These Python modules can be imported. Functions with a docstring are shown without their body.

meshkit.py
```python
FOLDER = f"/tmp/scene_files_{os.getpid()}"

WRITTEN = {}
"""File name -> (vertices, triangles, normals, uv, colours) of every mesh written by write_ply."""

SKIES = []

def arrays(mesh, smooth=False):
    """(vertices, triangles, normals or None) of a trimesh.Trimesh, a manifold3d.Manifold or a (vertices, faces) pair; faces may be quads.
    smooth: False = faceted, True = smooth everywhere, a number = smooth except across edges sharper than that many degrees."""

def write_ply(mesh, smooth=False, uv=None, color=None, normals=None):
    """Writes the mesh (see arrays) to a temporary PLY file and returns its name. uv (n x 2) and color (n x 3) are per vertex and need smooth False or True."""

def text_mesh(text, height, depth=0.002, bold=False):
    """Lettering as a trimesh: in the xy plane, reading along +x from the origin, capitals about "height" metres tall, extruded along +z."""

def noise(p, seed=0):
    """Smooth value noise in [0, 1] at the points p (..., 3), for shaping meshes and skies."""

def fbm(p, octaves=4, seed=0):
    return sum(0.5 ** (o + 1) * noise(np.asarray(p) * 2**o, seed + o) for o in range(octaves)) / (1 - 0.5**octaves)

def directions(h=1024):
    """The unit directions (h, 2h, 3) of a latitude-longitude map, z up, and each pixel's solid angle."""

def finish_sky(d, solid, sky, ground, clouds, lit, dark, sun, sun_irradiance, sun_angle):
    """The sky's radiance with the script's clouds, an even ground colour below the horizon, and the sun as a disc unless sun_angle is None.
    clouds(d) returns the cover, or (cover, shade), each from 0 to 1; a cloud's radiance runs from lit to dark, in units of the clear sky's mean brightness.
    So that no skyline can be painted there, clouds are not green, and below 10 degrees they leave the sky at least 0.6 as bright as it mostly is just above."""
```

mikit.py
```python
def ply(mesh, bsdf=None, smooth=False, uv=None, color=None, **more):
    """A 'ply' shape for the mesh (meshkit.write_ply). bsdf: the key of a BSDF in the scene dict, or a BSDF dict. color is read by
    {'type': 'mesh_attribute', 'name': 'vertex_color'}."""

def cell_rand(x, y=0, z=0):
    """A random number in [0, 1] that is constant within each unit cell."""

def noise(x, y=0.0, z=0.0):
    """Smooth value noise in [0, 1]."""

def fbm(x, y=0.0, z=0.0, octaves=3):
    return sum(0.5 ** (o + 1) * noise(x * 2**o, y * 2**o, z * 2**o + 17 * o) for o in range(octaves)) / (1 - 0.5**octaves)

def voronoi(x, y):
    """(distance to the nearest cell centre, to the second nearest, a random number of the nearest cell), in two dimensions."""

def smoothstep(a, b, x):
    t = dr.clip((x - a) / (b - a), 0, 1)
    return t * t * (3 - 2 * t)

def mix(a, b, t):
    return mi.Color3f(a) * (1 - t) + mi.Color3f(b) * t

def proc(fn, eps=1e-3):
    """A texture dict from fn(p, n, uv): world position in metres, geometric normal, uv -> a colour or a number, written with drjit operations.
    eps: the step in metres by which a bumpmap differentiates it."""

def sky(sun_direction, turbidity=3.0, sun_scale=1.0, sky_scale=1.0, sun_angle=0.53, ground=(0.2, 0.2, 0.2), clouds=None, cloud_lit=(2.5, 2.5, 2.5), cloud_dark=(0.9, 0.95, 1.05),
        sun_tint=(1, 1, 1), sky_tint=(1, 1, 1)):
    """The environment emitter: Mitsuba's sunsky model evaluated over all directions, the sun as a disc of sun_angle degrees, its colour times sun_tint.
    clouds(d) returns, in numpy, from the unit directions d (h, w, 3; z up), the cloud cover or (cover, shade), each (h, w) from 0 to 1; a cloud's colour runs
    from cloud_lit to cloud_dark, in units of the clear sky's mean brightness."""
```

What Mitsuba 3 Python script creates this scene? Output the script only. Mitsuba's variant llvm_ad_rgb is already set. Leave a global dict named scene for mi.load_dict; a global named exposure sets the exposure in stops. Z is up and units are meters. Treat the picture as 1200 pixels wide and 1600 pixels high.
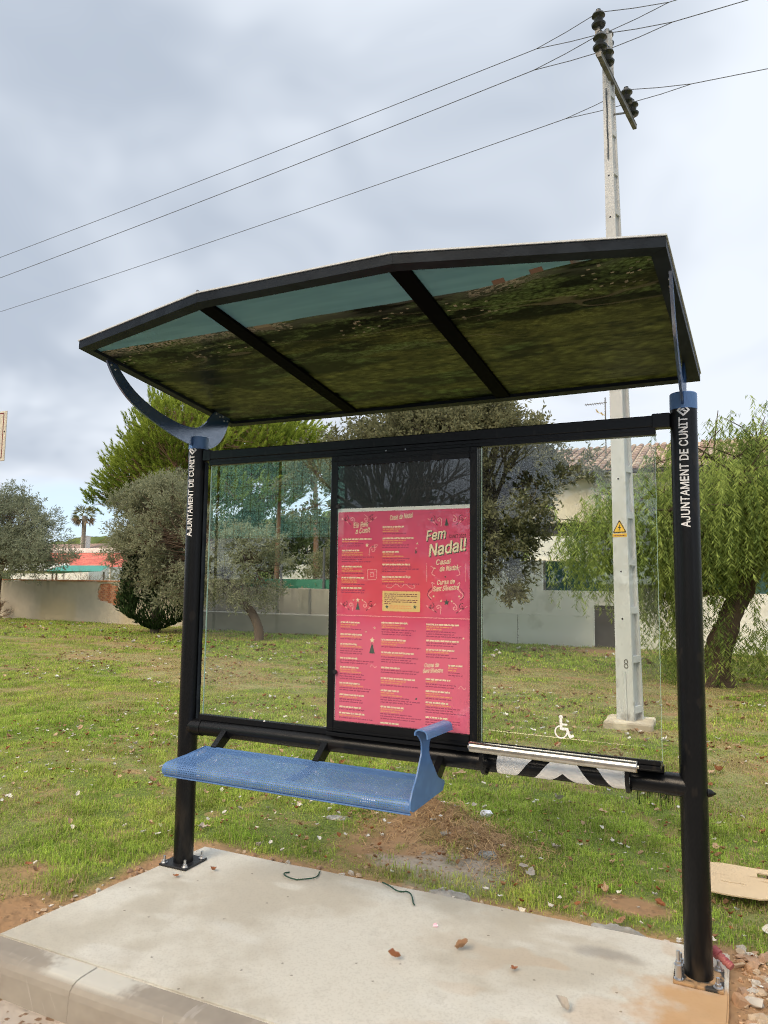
import math
import numpy as np, trimesh, manifold3d as m3, shapely
import shapely.geometry as sg
from shapely import affinity
from shapely.ops import unary_union
import drjit as dr, mitsuba as mi, mikit, meshkit

# ------------------------------------------------------------------ camera, sky, exposure
T = mi.ScalarTransform4f
CAM = np.array([2.5553, -3.0711, 1.4405])
YAW, PITCH, ROLL, FPX = -0.4390, 0.0950, 0.0125, 1130.17
_f = np.array([math.sin(YAW)*math.cos(PITCH), math.cos(YAW)*math.cos(PITCH), math.sin(PITCH)])
_r = np.array([math.cos(YAW), -math.sin(YAW), 0.0]); _u = np.cross(_r, _f)
_r2, _u2 = math.cos(ROLL)*_r+math.sin(ROLL)*_u, -math.sin(ROLL)*_r+math.cos(ROLL)*_u
scene, labels = {}, {}
scene['camera'] = {'type': 'perspective', 'fov_axis': 'x', 'fov': math.degrees(2*math.atan(600/FPX)), 'near_clip': 0.05, 'far_clip': 2000.0,
                   'to_world': T().look_at(origin=CAM.tolist(), target=(CAM+_f).tolist(), up=_u2.tolist())}

def cloud_deck(d):
    z = np.maximum(d[..., 2], 0.0)
    k = 1.0/(z+0.42)
    p = np.stack([d[..., 0]*k*1.7+20.977, d[..., 1]*k*1.7+6.346, z*1.3], -1)
    w = np.stack([meshkit.fbm(p*1.3+20, 3, 31), meshkit.fbm(p*1.3+40, 3, 33), 0*z], -1)-0.5
    a = meshkit.fbm(p+0.9*w, 5, 3)
    b = meshkit.fbm((p+0.5*w)*0.5+11.0, 3, 9)
    c = meshkit.fbm((p+0.7*w)*2.7+5.0, 4, 21)
    n = 0.46*a+0.30*b+0.24*c
    shade = np.clip((n-0.41)/0.21, 0, 1)
    shade = shade*shade*(3-2*shade)
    cover = 1.0-0.55*np.clip((0.49-a)/0.10, 0, 1)*np.clip((0.20-z)/0.12, 0, 1)
    return cover, np.clip(0.40+0.52*shade-0.85*np.clip((z-0.62)/0.38, 0, 1), 0, 1)

scene['sky'] = mikit.sky((-0.15, -0.76, 0.62), turbidity=3, sun_scale=0.30, sun_angle=30, ground=(0.17, 0.16, 0.12),
                         clouds=cloud_deck, cloud_lit=(2.20, 2.30, 2.42), cloud_dark=(0.82, 0.95, 1.15))
exposure = 2.70

# ------------------------------------------------------------------ helpers
RNG = np.random.default_rng(7)
KEYS = {}
def numbered(key):
    n = KEYS.get(key, 0); KEYS[key] = n+1
    return key if n == 0 else f'{key}_{n:03d}'
def obj(name, mesh, m, parent=None, smooth=False, color=None, **lab):
    key = numbered((parent+'__' if parent else '')+name)
    scene[key] = mikit.ply(mesh, m, smooth=smooth, color=color)
    if lab: labels[key] = lab
    return key
def thing(name, label, cat, group=None, kind=None):
    key = numbered(name); labels[key] = {'label': label, 'category': cat}
    if group: labels[key]['group'] = group
    if kind: labels[key]['kind'] = kind
    return key
def cat(ms): return trimesh.util.concatenate([m for m in ms if m is not None and len(m.faces)])
def box(x0, x1, y0, y1, z0, z1):
    b = trimesh.creation.box((x1-x0, y1-y0, z1-z0)); b.apply_translation(((x0+x1)/2, (y0+y1)/2, (z0+z1)/2)); return b
def rbox(x0, x1, y0, y1, z0, z1, r=0.004):
    pts = np.array([[x, y, z] for x in (x0+r, x1-r) for y in (y0+r, y1-r) for z in (z0+r, z1-r)])
    out = np.vstack([pts+np.array(d)*r for d in ((1,0,0),(-1,0,0),(0,1,0),(0,-1,0),(0,0,1),(0,0,-1))])
    return trimesh.convex.convex_hull(out)
def tube(pts, r, n=10, cap=True):
    p = np.asarray(pts, float); r = np.broadcast_to(np.asarray(r, float), (len(p),))
    t = np.gradient(p, axis=0); t /= np.linalg.norm(t, axis=1, keepdims=True)+1e-12
    ref = np.array([0, 0, 1.0]) if abs(t[0][2]) < 0.9 else np.array([1.0, 0, 0])
    a = np.cross(t, ref); a /= np.linalg.norm(a, axis=1, keepdims=True)+1e-12; b = np.cross(t, a)
    an = np.arange(n)*2*np.pi/n
    v = (p[:, None]+r[:, None, None]*(np.cos(an)[None, :, None]*a[:, None]+np.sin(an)[None, :, None]*b[:, None])).reshape(-1, 3)
    i, j = np.meshgrid(np.arange(len(p)-1), np.arange(n), indexing='ij')
    q = np.stack([i*n+j, i*n+(j+1)%n, (i+1)*n+(j+1)%n, (i+1)*n+j], -1).reshape(-1, 4)
    f = np.vstack([q[:, [0, 2, 1]], q[:, [0, 3, 2]]])
    if cap:
        k = np.arange(1, n-1); e = (len(p)-1)*n
        f = np.vstack([f, np.stack([k*0, k, k+1], 1), np.stack([k*0+e, k+1+e, k+e], 1)])
    return trimesh.Trimesh(v, f, process=False)
def cyl(p0, p1, r, n=24, r1=None): return tube([p0, p1], [r, r if r1 is None else r1], n)
def lathe(profile, n=24, origin=(0, 0, 0)):
    m = trimesh.creation.revolve(np.asarray(profile, float), sections=n); m.apply_translation(origin); return m
def extrude(poly, depth):
    gs = [g for g in getattr(poly, 'geoms', [poly]) if g.geom_type == 'Polygon' and g.area > 1e-10]
    return cat([trimesh.creation.extrude_polygon(g, depth, engine='earcut') for g in gs])
XZ = np.array([[1, 0, 0, 0], [0, 0, -1, 0], [0, 1, 0, 0], [0, 0, 0, 1.0]])    # drawing (x, y) -> world (x, z), depth towards -y
def sheet(poly, y, depth=0.0006):
    m = extrude(poly, depth); m.apply_transform(XZ); m.apply_translation((0, y, 0)); return m
def plate_yz(poly, x, depth):            # drawing (y, z), centred on the plane X = x
    m = extrude(poly, depth); v = m.vertices.copy()
    m.vertices = np.stack([v[:, 2]+x-depth/2, v[:, 0], v[:, 1]], 1); return m
def spline(pts, n=80):
    from scipy.interpolate import splprep, splev
    p = np.asarray(pts, float); tck, _ = splprep(p.T, s=0, k=min(3, len(p)-1)); return np.array(splev(np.linspace(0, 1, n), tck)).T
def warped(m, amp, freq, seed=0):
    v = m.vertices; d = meshkit.fbm(v*freq+seed*3.7, 3, seed)-0.5
    n = v-v.mean(0); n /= np.linalg.norm(n, axis=1, keepdims=True)+1e-9
    m = m.copy(); m.vertices = v+n*d[:, None]*amp; return m
def fbmn(x, y, s=1.0, seed=0, octv=4): return meshkit.fbm(np.stack([np.asarray(x)*s, np.asarray(y)*s, np.zeros_like(x)], -1), octv, seed)
def sized(s, a, b): return 'large' if s > b else 'small' if s < a else 'middling'

# ------------------------------------------------------------------ materials
def rgb(c): return {'type': 'rgb', 'value': [float(x) for x in c]}
def pri(name, c, rough=0.5, **k):
    scene[name] = {'type': 'twosided', 'bsdf': {'type': 'principled', 'base_color': rgb(c) if not isinstance(c, dict) else c, 'roughness': rough, **k}}
    return name
vcol = {'type': 'mesh_attribute', 'name': 'vertex_color'}
def wear(c0, c1, s, lo=0.4, hi=0.65):
    return mikit.proc(lambda p, n, uv: mikit.mix(c0, c1, mikit.smoothstep(lo, hi, mikit.fbm(p.x*s, p.y*s, p.z*s, 4))))
pri('black_paint', mikit.proc(lambda p, n, uv: mikit.mix(mikit.mix((0.0035, 0.004, 0.005), (0.006, 0.0065, 0.008), mikit.fbm(p.x*9, p.y*9, p.z*9, 3)), (0.055, 0.042, 0.03),
    0.55*sm(0.50, 0.72, mikit.fbm(p.x*14, p.y*14, p.z*4, 4))*(1-sm(0.05, 0.45, p.z))+0.15*sm(0.66, 0.74, mikit.fbm(p.x*30, p.y*30, p.z*12, 3)))), 0.30, specular=0.30)
pri('fascia_paint', wear((0.010, 0.0140, 0.0195), (0.015, 0.0205, 0.028), 14), 0.45, specular=0.10)
pri('rib_paint', (0.0018, 0.002, 0.0026), 0.6, specular=0.02)
pri('blue_paint', wear((0.082, 0.175, 0.385), (0.100, 0.205, 0.43), 12), 0.38, specular=0.5)
pri('navy_paint', (0.02, 0.05, 0.14), 0.22, specular=0.6, clearcoat=1.0, clearcoat_gloss=0.95)
scene['bracket_metal'] = {'type': 'twosided', 'bsdf': {'type': 'blendbsdf', 'weight': 0.26,
    'a': {'type': 'diffuse', 'reflectance': rgb((0.02, 0.055, 0.15))},
    'b': {'type': 'roughconductor', 'material': 'none', 'specular_reflectance': rgb((0.86, 0.92, 1.0)), 'alpha': 0.05}}}
pri('steel', wear((0.55, 0.52, 0.46), (0.66, 0.63, 0.57), 30), 0.24, metallic=1.0)
pri('zinc', (0.55, 0.57, 0.60), 0.3, metallic=0.9)
pri('bolt_dark', (0.12, 0.12, 0.13), 0.4, metallic=0.6)
pri('white_vinyl', wear((0.88, 0.88, 0.87), (0.80, 0.80, 0.79), 25), 0.35)
pri('white_letter', (0.82, 0.82, 0.82), 0.4)
pri('roof_sheet', (0.55, 0.57, 0.57), 0.4)
scene['glass'] = {'type': 'thindielectric', 'int_ior': 1.52, 'specular_transmittance': rgb((0.93, 0.975, 0.945))}
scene['glass_edge'] = {'type': 'twosided', 'bsdf': {'type': 'principled', 'base_color': rgb((0.42, 0.60, 0.52)), 'roughness': 0.15, 'specular': 0.7}}
pri('case_back', (0.012, 0.013, 0.016), 0.25)

W = 2.428; H = 2.2; PR = 0.05
# ------------------------------------------------------------------ ground, lawn masks
def mound_n(x, y): return 0.115*np.exp(-(((x-0.96)/0.34)**2+((y-1.14)/0.20)**2))+0.03*np.exp(-(((x-1.35)/0.25)**2+((y-0.85)/0.16)**2))
def gz(x, y):
    x, y = np.asarray(x, float), np.asarray(y, float)
    far = np.clip((y-1.5)/4, 0, 1)
    z = -0.045+0.022*(fbmn(x, y, 1.3, 2)-0.5)*2+0.10*(fbmn(x, y, 0.16, 5, 3)-0.5)*far
    z = z+mound_n(x, y)*(1+2.2*(fbmn(x, y, 11, 8)-0.5))+0.02*np.clip(mound_n(x, y)/0.05, 0, 1)*(fbmn(x, y, 30, 9, 3)-0.5)
    rub = np.exp(-(((x-2.95)/0.36)**2+((y+0.05)/0.45)**2))*np.clip((x-2.50)/0.12, 0, 1)
    return z-0.03*rub+0.05*rub*fbmn(x, y, 8, 12)
def sm(a, b, x): return mikit.smoothstep(a, b, x)
def lawn(x, y):
    """(bare earth, dryness) of the lawn, each 0..1, for drjit floats."""
    n1 = mikit.fbm(x*0.55+3.0, y*1.1+1.0, 0.3, 4); n2 = mikit.fbm(x*3.1, y*3.1, 5.2, 3); n3 = mikit.fbm(x*9.0, y*9.0, 1.2, 2)
    band = sm(2.6, 4.4, y)*(1-sm(8.2, 10.0, y))
    dry = dr.clip(sm(0.40, 0.62, n1+0.30*(n2-0.5))*(0.55+0.45*band)+0.42*band*sm(0.3, 0.6, n2)-0.08, 0, 1)
    dx = dr.maximum(dr.maximum(-0.12-x, x-2.53), 0.0); dy = dr.maximum(y-0.25, 0.0)
    edge = dr.sqrt(dx*dx+dy*dy)
    bare = 1-sm(0.0, 1.0, (edge+0.16*(n2-0.5)-0.05)/(0.12+0.10*n3))
    leftd = (1-sm(-0.75, -0.05, y+0.9*(n2-0.5)+0.22*(x+0.6)))*(1-sm(-0.1, 0.2, x))
    md = (1-sm(0.55, 1.25, dr.sqrt(dr.square((x-1.05)/0.58)+dr.square((y-0.88)/0.54))+0.9*(n2-0.5)+0.5*(n3-0.5)))*(0.72+0.28*sm(0.3, 0.5, n3))
    rub = 1-sm(0.75, 1.1, dr.sqrt(dr.square((x-3.0)/0.62)+dr.square((y+0.15)/0.62))+0.5*(n2-0.5))
    p2 = 1-sm(0.5, 1.1, dr.sqrt(dr.square((x-2.13)/0.22)+dr.square((y-0.62)/0.13))+0.5*(n2-0.5))
    door = 1-sm(0.6, 1.1, dr.sqrt(dr.square((x+0.0)/0.7)+dr.square((y-13.5)/0.6))+0.4*(n2-0.5))
    spots = dr.maximum(sm(0.63, 0.72, n2)*sm(0.40, 0.55, n1)*0.75, sm(0.64, 0.76, n3)*0.55)
    far_p = sm(0.60, 0.70, mikit.fbm(x*0.5+9.0, y*1.6, 2.2, 3))*sm(3.0, 5.0, y)*0.6
    b = dr.maximum(dr.maximum(dr.maximum(bare, md), dr.maximum(rub, leftd)), dr.maximum(dr.maximum(spots, far_p), dr.maximum(p2, door)))
    return dr.clip(b, 0, 1), dry
def lawn_np(x, y):
    a, b = lawn(mi.Float(np.asarray(x, np.float32)), mi.Float(np.asarray(y, np.float32)))
    return np.array(a), np.array(b)
def soil_col(p, n, uv):
    b, d = lawn(p.x, p.y)
    f1 = mikit.fbm(p.x*5, p.y*5, p.z*5, 4); f2 = mikit.fbm(p.x*45, p.y*45, p.z*45, 3)
    soil = mikit.mix((0.30, 0.175, 0.095), (0.44, 0.29, 0.17), f1*0.7+f2*0.3)
    soil = mikit.mix(soil, (0.20, 0.13, 0.08), sm(0.62, 0.80, f2)*0.6)
    conc = (1-sm(0.6, 1.0, dr.sqrt(dr.square((p.x-1.20)/0.34)+dr.square((p.y-0.58)/0.27))+1.3*(f1-0.5)))
    soil = mikit.mix(soil, mikit.mix((0.34, 0.30, 0.25), (0.48, 0.44, 0.38), f2), conc*0.8)
    turf = mikit.mix((0.155, 0.200, 0.060), (0.36, 0.33, 0.16), dr.clip(d*0.9+0.35*(f2-0.5), 0, 1))
    turf = mikit.mix(turf, (0.07, 0.09, 0.03), sm(0.52, 0.72, f2)*0.5)
    return mikit.mix(turf, soil, b)
scene['lawn_soil'] = {'type': 'twosided', 'bsdf': {'type': 'bumpmap', 'scale': 0.02, 'arbitrary': mikit.proc(lambda p, n, uv: mikit.fbm(p.x*28, p.y*28, 0.0, 3), 2e-3),
                      'bsdf': {'type': 'diffuse', 'reflectance': mikit.proc(soil_col)}}}
def axis(fine0, fine1, step, lo, hi, g=1.13):
    mid = list(np.arange(fine0, fine1+1e-9, step)); a, b = [], []
    s, x = step, fine0
    while x > lo: s *= g; x -= s; a.append(x)
    s, x = step, mid[-1]
    while x < hi: s *= g; x += s; b.append(x)
    return np.array(a[::-1]+mid+b)
def grid_mesh(xs, ys, zf):
    X, Y = np.meshgrid(xs, ys); Z = zf(X, Y)
    v = np.stack([X, Y, Z], -1).reshape(-1, 3); n = len(xs)
    i, j = np.meshgrid(np.arange(len(ys)-1), np.arange(n-1), indexing='ij')
    a = (i*n+j).ravel()
    return trimesh.Trimesh(v, np.vstack([np.stack([a, a+1, a+n+1], 1), np.stack([a, a+n+1, a+n], 1)]), process=False)
labels['ground'] = {'kind': 'structure', 'label': 'mown lawn ground with bare earth patches', 'category': 'ground'}
gx = axis(-4, 4.2, 0.04, -420, 420); gy = np.concatenate([[-1.0], axis(-0.96, 6.5, 0.04, -0.95, 700)])
scene['ground'] = mikit.ply(grid_mesh(gx, gy, gz), 'lawn_soil', smooth=True)
labels['ground']['label'] = 'lawn ground with bare brown earth along the slab'
del labels['ground']['category']

def road_col(p, n, uv):
    f1 = mikit.fbm(p.x*1.7, p.y*1.7, 0, 4); f2 = mikit.fbm(p.x*30, p.y*30, 0, 3)
    near = 1-sm(-1.6, -1.12, -p.y-2.75+0.35*(f1-0.5))
    base = mikit.mix((0.22, 0.205, 0.185), (0.31, 0.28, 0.25), f1*0.5+f2*0.5)
    dust = mikit.mix((0.40, 0.27, 0.18), (0.46, 0.40, 0.34), sm(0.35, 0.65, f1))
    return mikit.mix(base, mikit.mix(dust, (0.22, 0.14, 0.09), sm(0.58, 0.7, f2)), sm(-1.75, -1.2, p.y+0.4*(f1-0.5)))
scene['road_mat'] = {'type': 'twosided', 'bsdf': {'type': 'bumpmap', 'scale': 0.012, 'arbitrary': mikit.proc(lambda p, n, uv: mikit.fbm(p.x*40, p.y*40, 0.0, 3), 2e-3),
                     'bsdf': {'type': 'diffuse', 'reflectance': mikit.proc(road_col)}}}
labels['road'] = {'kind': 'structure', 'label': 'dusty road surface below the kerb'}
scene['road'] = mikit.ply(grid_mesh(axis(-3, 4, 0.25, -420, 420, 1.3), np.concatenate([-np.array([300, 100, 40, 20, 12.0]), np.arange(-9, -0.95, 0.25)]),
                          lambda X, Y: -0.150+0.03*np.exp(-((Y+1.1)/0.10)**2)*fbmn(X, Y, 3, 4)), 'road_mat', smooth=True)

# ------------------------------------------------------------------ concrete slab and kerb
def slab_col(p, n, uv):
    f1 = mikit.fbm(p.x*1.6+4, p.y*1.6, 0.0, 4); f2 = mikit.fbm(p.x*13, p.y*13, 2.0, 4); f3 = mikit.fbm(p.x*150, p.y*150, 1.0, 3)
    c = mikit.mix((0.50, 0.466, 0.395), (0.62, 0.60, 0.535), sm(0.33, 0.68, f1+0.30*(f2-0.5)))
    c = mikit.mix(c, (0.40, 0.36, 0.285), sm(0.54, 0.72, mikit.fbm(p.x*2.3+11, p.y*2.3, 3.0, 4))*0.55)
    c = mikit.mix(c, (0.66, 0.65, 0.60), sm(0.55, 0.75, mikit.fbm(p.x*3.1+1, p.y*6.0, 7.0, 4))*0.5)
    c = mikit.mix(c, (0.36, 0.33, 0.27), sm(0.45, 0.78, f3)*0.20+sm(0.62, 0.80, f2)*0.15)
    v1, v2, vr = mikit.voronoi(p.x*16, p.y*16)
    c = mikit.mix(c, (0.16, 0.13, 0.10), sm(0.11, 0.05, v1)*dr.select(vr > 0.965, 0.7, 0.0))
    # orange earth trodden onto the corner by the right post, a few rusty smears elsewhere
    q = dr.sqrt(dr.square((p.x-2.52)/0.36)+dr.square((p.y+0.28)/0.34))+0.75*(f2-0.5)
    c = mikit.mix(c, (0.50, 0.275, 0.105), (1-sm(0.45, 1.05, q))*0.80)
    c = mikit.mix(c, (0.46, 0.27, 0.12), sm(0.60, 0.70, mikit.fbm(p.x*4.2, p.y*6.5, 9.0, 3))*sm(1.1, 2.2, p.x)*0.25)
    dk = 1-sm(0.3, 1.0, dr.sqrt(dr.square((p.x-2.10)/0.19)+dr.square((p.y-0.03)/0.07))+0.6*(f2-0.5))
    return mikit.mix(c, (0.24, 0.22, 0.20), dk*0.55)
scene['slab_mat'] = {'type': 'twosided', 'bsdf': {'type': 'bumpmap', 'scale': 0.006, 'arbitrary': mikit.proc(lambda p, n, uv: mikit.fbm(p.x*26, p.y*26, p.z*26, 4)+0.5*mikit.fbm(p.x*4, p.y*4, 0.0, 2), 2e-3),
                     'bsdf': {'type': 'diffuse', 'reflectance': mikit.proc(slab_col)}}}
ZS = -0.012
def edge_wobble(a, b, n, amp, seed):
    a, b = np.array(a), np.array(b); t = np.linspace(0, 1, n)[:, None]; p = a+(b-a)*t
    nr = np.array([-(b-a)[1], (b-a)[0]]); nr /= np.linalg.norm(nr)
    w = (fbmn(p[:, 0]*3, p[:, 1]*3, 2.0, seed)-0.5)*2*amp*np.sin(np.linspace(0, np.pi, n))**0.3
    return p+nr*w[:, None]
outline = np.vstack([edge_wobble((-0.17, -0.925), (2.51, -0.935), 40, 0.004, 1)[:-1], edge_wobble((2.51, -0.935), (2.532, 0.251), 30, 0.006, 2)[:-1],
                     edge_wobble((2.532, 0.251), (-0.053, 0.237), 60, 0.008, 3)[:-1], edge_wobble((-0.053, 0.237), (-0.17, -0.925), 30, 0.012, 4)[:-1]])
def slab_mesh():
    P = sg.Polygon(outline); top, Q = P.buffer(-0.006), P
    a = extrude(Q, 0.20); a.apply_translation((0, 0, -0.218)); b = extrude(top, 0.0055); b.apply_translation((0, 0, -0.0175))
    return cat([a, b])
labels['pavement'] = {'kind': 'structure', 'label': 'rough cast concrete slab under the shelter'}
scene['pavement'] = mikit.ply(slab_mesh(), 'slab_mat')
def kerb_col(p, n, uv):
    f1 = mikit.fbm(p.x*2.5, p.y*6, p.z*6, 4); f2 = mikit.fbm(p.x*30, p.y*30, p.z*30, 3)
    c = mikit.mix((0.26, 0.23, 0.20), (0.40, 0.36, 0.30), f1*0.6+f2*0.4)
    c = mikit.mix(c, (0.56, 0.545, 0.49), sm(0.40, 0.60, f1+0.25*(f2-0.5))*sm(-0.03, -0.016, p.z))
    sc = mikit.fbm(p.x*38+p.z*22, p.y*9, p.z*7, 3)
    c = mikit.mix(c, (0.48, 0.45, 0.41), sm(0.66, 0.76, sc)*0.4)
    c = mikit.mix(c, (0.25, 0.36, 0.50), sm(0.68, 0.74, mikit.fbm(p.x*9, p.y*9, 1.0, 2))*(1-sm(0.15, 0.4, p.x))*sm(-0.025, -0.015, p.z)*0.8)
    return c
scene['kerb_mat'] = {'type': 'twosided', 'bsdf': {'type': 'bumpmap', 'scale': 0.006, 'arbitrary': mikit.proc(lambda p, n, uv: mikit.fbm(p.x*30, p.y*30, p.z*30, 4), 2e-3),
                     'bsdf': {'type': 'diffuse', 'reflectance': mikit.proc(kerb_col)}}}
kerb = 'kerb'; labels['kerb'] = {'kind': 'structure', 'label': 'grey concrete kerb stones edging the slab'}
prof = sg.Polygon([(-0.928, -0.19), (-0.928, ZS-0.002), (-1.0, ZS-0.003), (-1.022, ZS-0.006), (-1.042, ZS-0.015), (-1.053, ZS-0.03), (-1.058, ZS-0.05), (-1.066, -0.19)])
for k in range(-4, 6):
    x0 = 0.385+k*1.0
    m = plate_yz(prof.buffer(-0.0015), x0+0.5, 0.995)
    m.apply_translation((0, 0.002*((k*7) % 3-1), 0.0012*((k*5) % 3)))
    obj('stone', m, 'kerb_mat', kerb); obj('mortar_joint', plate_yz(prof.buffer(-0.006), x0, 0.004), 'footing_concrete', kerb)

# ------------------------------------------------------------------ bus shelter
S = thing('bus_shelter', 'black steel bus shelter with blue perforated bench and printed roof underside', 'bus shelter')
def post_text(x):
    ms = []
    t = meshkit.text_mesh('AJUNTAMENT DE CUNIT', 0.031, 0.0008, bold=True)
    s = 0.435/(t.vertices[:, 0].max()-t.vertices[:, 0].min()); t.vertices[:, 0] = (t.vertices[:, 0]-t.vertices[:, 0].min())*s
    ms.append(t)
    d = sg.Polygon([(0, -0.021), (0.021, 0), (0, 0.021), (-0.021, 0)]).buffer(0.003)
    e = d.difference(sg.Polygon([(0, -0.016), (0.016, 0), (0, 0.016), (-0.016, 0)]))
    w = unary_union([sg.Polygon([(-0.004, -0.012), (0.001, -0.004), (-0.003, 0.003), (-0.007, -0.004)]), sg.Polygon([(0.003, -0.005), (0.008, 0.0), (0.004, 0.008), (-0.001, 0.004)]), sg.box(-0.002, 0.006, 0.002, 0.012)])
    m = extrude(unary_union([e, w]), 0.0008); m.apply_translation((0.462, 0.0135, 0)); ms.append(m)
    m = cat(ms); m = m.subdivide_to_size(0.012) if hasattr(m, 'subdivide_to_size') else m
    v = m.vertices; a = (v[:, 1]-0.0145)/PR; r = PR+0.0006+v[:, 2]
    m.vertices = np.stack([x-np.sin(a)*r, -np.cos(a)*r, 1.662+v[:, 0]], 1)
    return m
def nut_bolt(x, y, z0, h, ms):
    ms.append(lathe([(0.0, z0), (0.0165, z0), (0.0165, z0+0.003), (0, z0+0.003)], 20, (x, y, 0)))
    hexn = sg.Polygon([(0.0115*math.cos(k*math.pi/3+0.3), 0.0115*math.sin(k*math.pi/3+0.3)) for k in range(6)])
    b = extrude(hexn, 0.011); b.apply_translation((x, y, z0+0.003)); ms.append(b)
    ms.append(cyl((x, y, z0), (x, y, z0+h), 0.0062, 12))
for i, px in enumerate((0.0, W)):
    p = obj('post', cyl((px, 0, -0.001), (px, 0, H-0.067), PR, 48), 'black_paint', S, 30, label='left post' if i == 0 else 'right post')
    obj('cap', lathe([(0, H-0.0668), (PR+0.0015, H-0.0668), (PR+0.0015, H-0.004), (PR-0.002, H), (0, H)], 48, (px, 0, 0)), 'blue_paint', p, 30, label='blue collar cap')
    obj('lettering', post_text(px), 'white_letter', p, label='white upright lettering reading AJUNTAMENT DE CUNIT with a diamond emblem')
    z0 = -0.011
    bp = rbox(px-0.085, px+0.085, -0.085, 0.085, z0, z0+0.011, 0.002)
    obj('base_plate', bp, 'plate_paint' if i == 0 else 'plate_dusty', p)
    for sx in (-1, 1):
        for sy in (-1, 1):
            ms = []; tall = i == 1 and sx < 0 and sy < 0
            if tall: nut_bolt(px+sx*0.066, sy*0.066, 0.001, 0.03, ms); ms.append(lathe([(0, 0.012), (0.0125, 0.012), (0.0125, 0.05), (0, 0.05)], 20, (px+sx*0.066, sy*0.066, 0))); nut_bolt(px+sx*0.066, sy*0.066, 0.05, 0.05, ms)
            else: nut_bolt(px+sx*0.066, sy*0.066, 0.001, 0.034, ms)
            obj('anchor_bolt', cat(ms), 'zinc', p, 30)
pri('plate_paint', (0.012, 0.012, 0.014), 0.4)
pri('plate_dusty', mikit.proc(lambda p, n, uv: mikit.mix((0.03, 0.028, 0.026), (0.36, 0.22, 0.11), sm(0.38, 0.58, mikit.fbm(p.x*25, p.y*25, 0, 3)))), 0.7)

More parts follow.
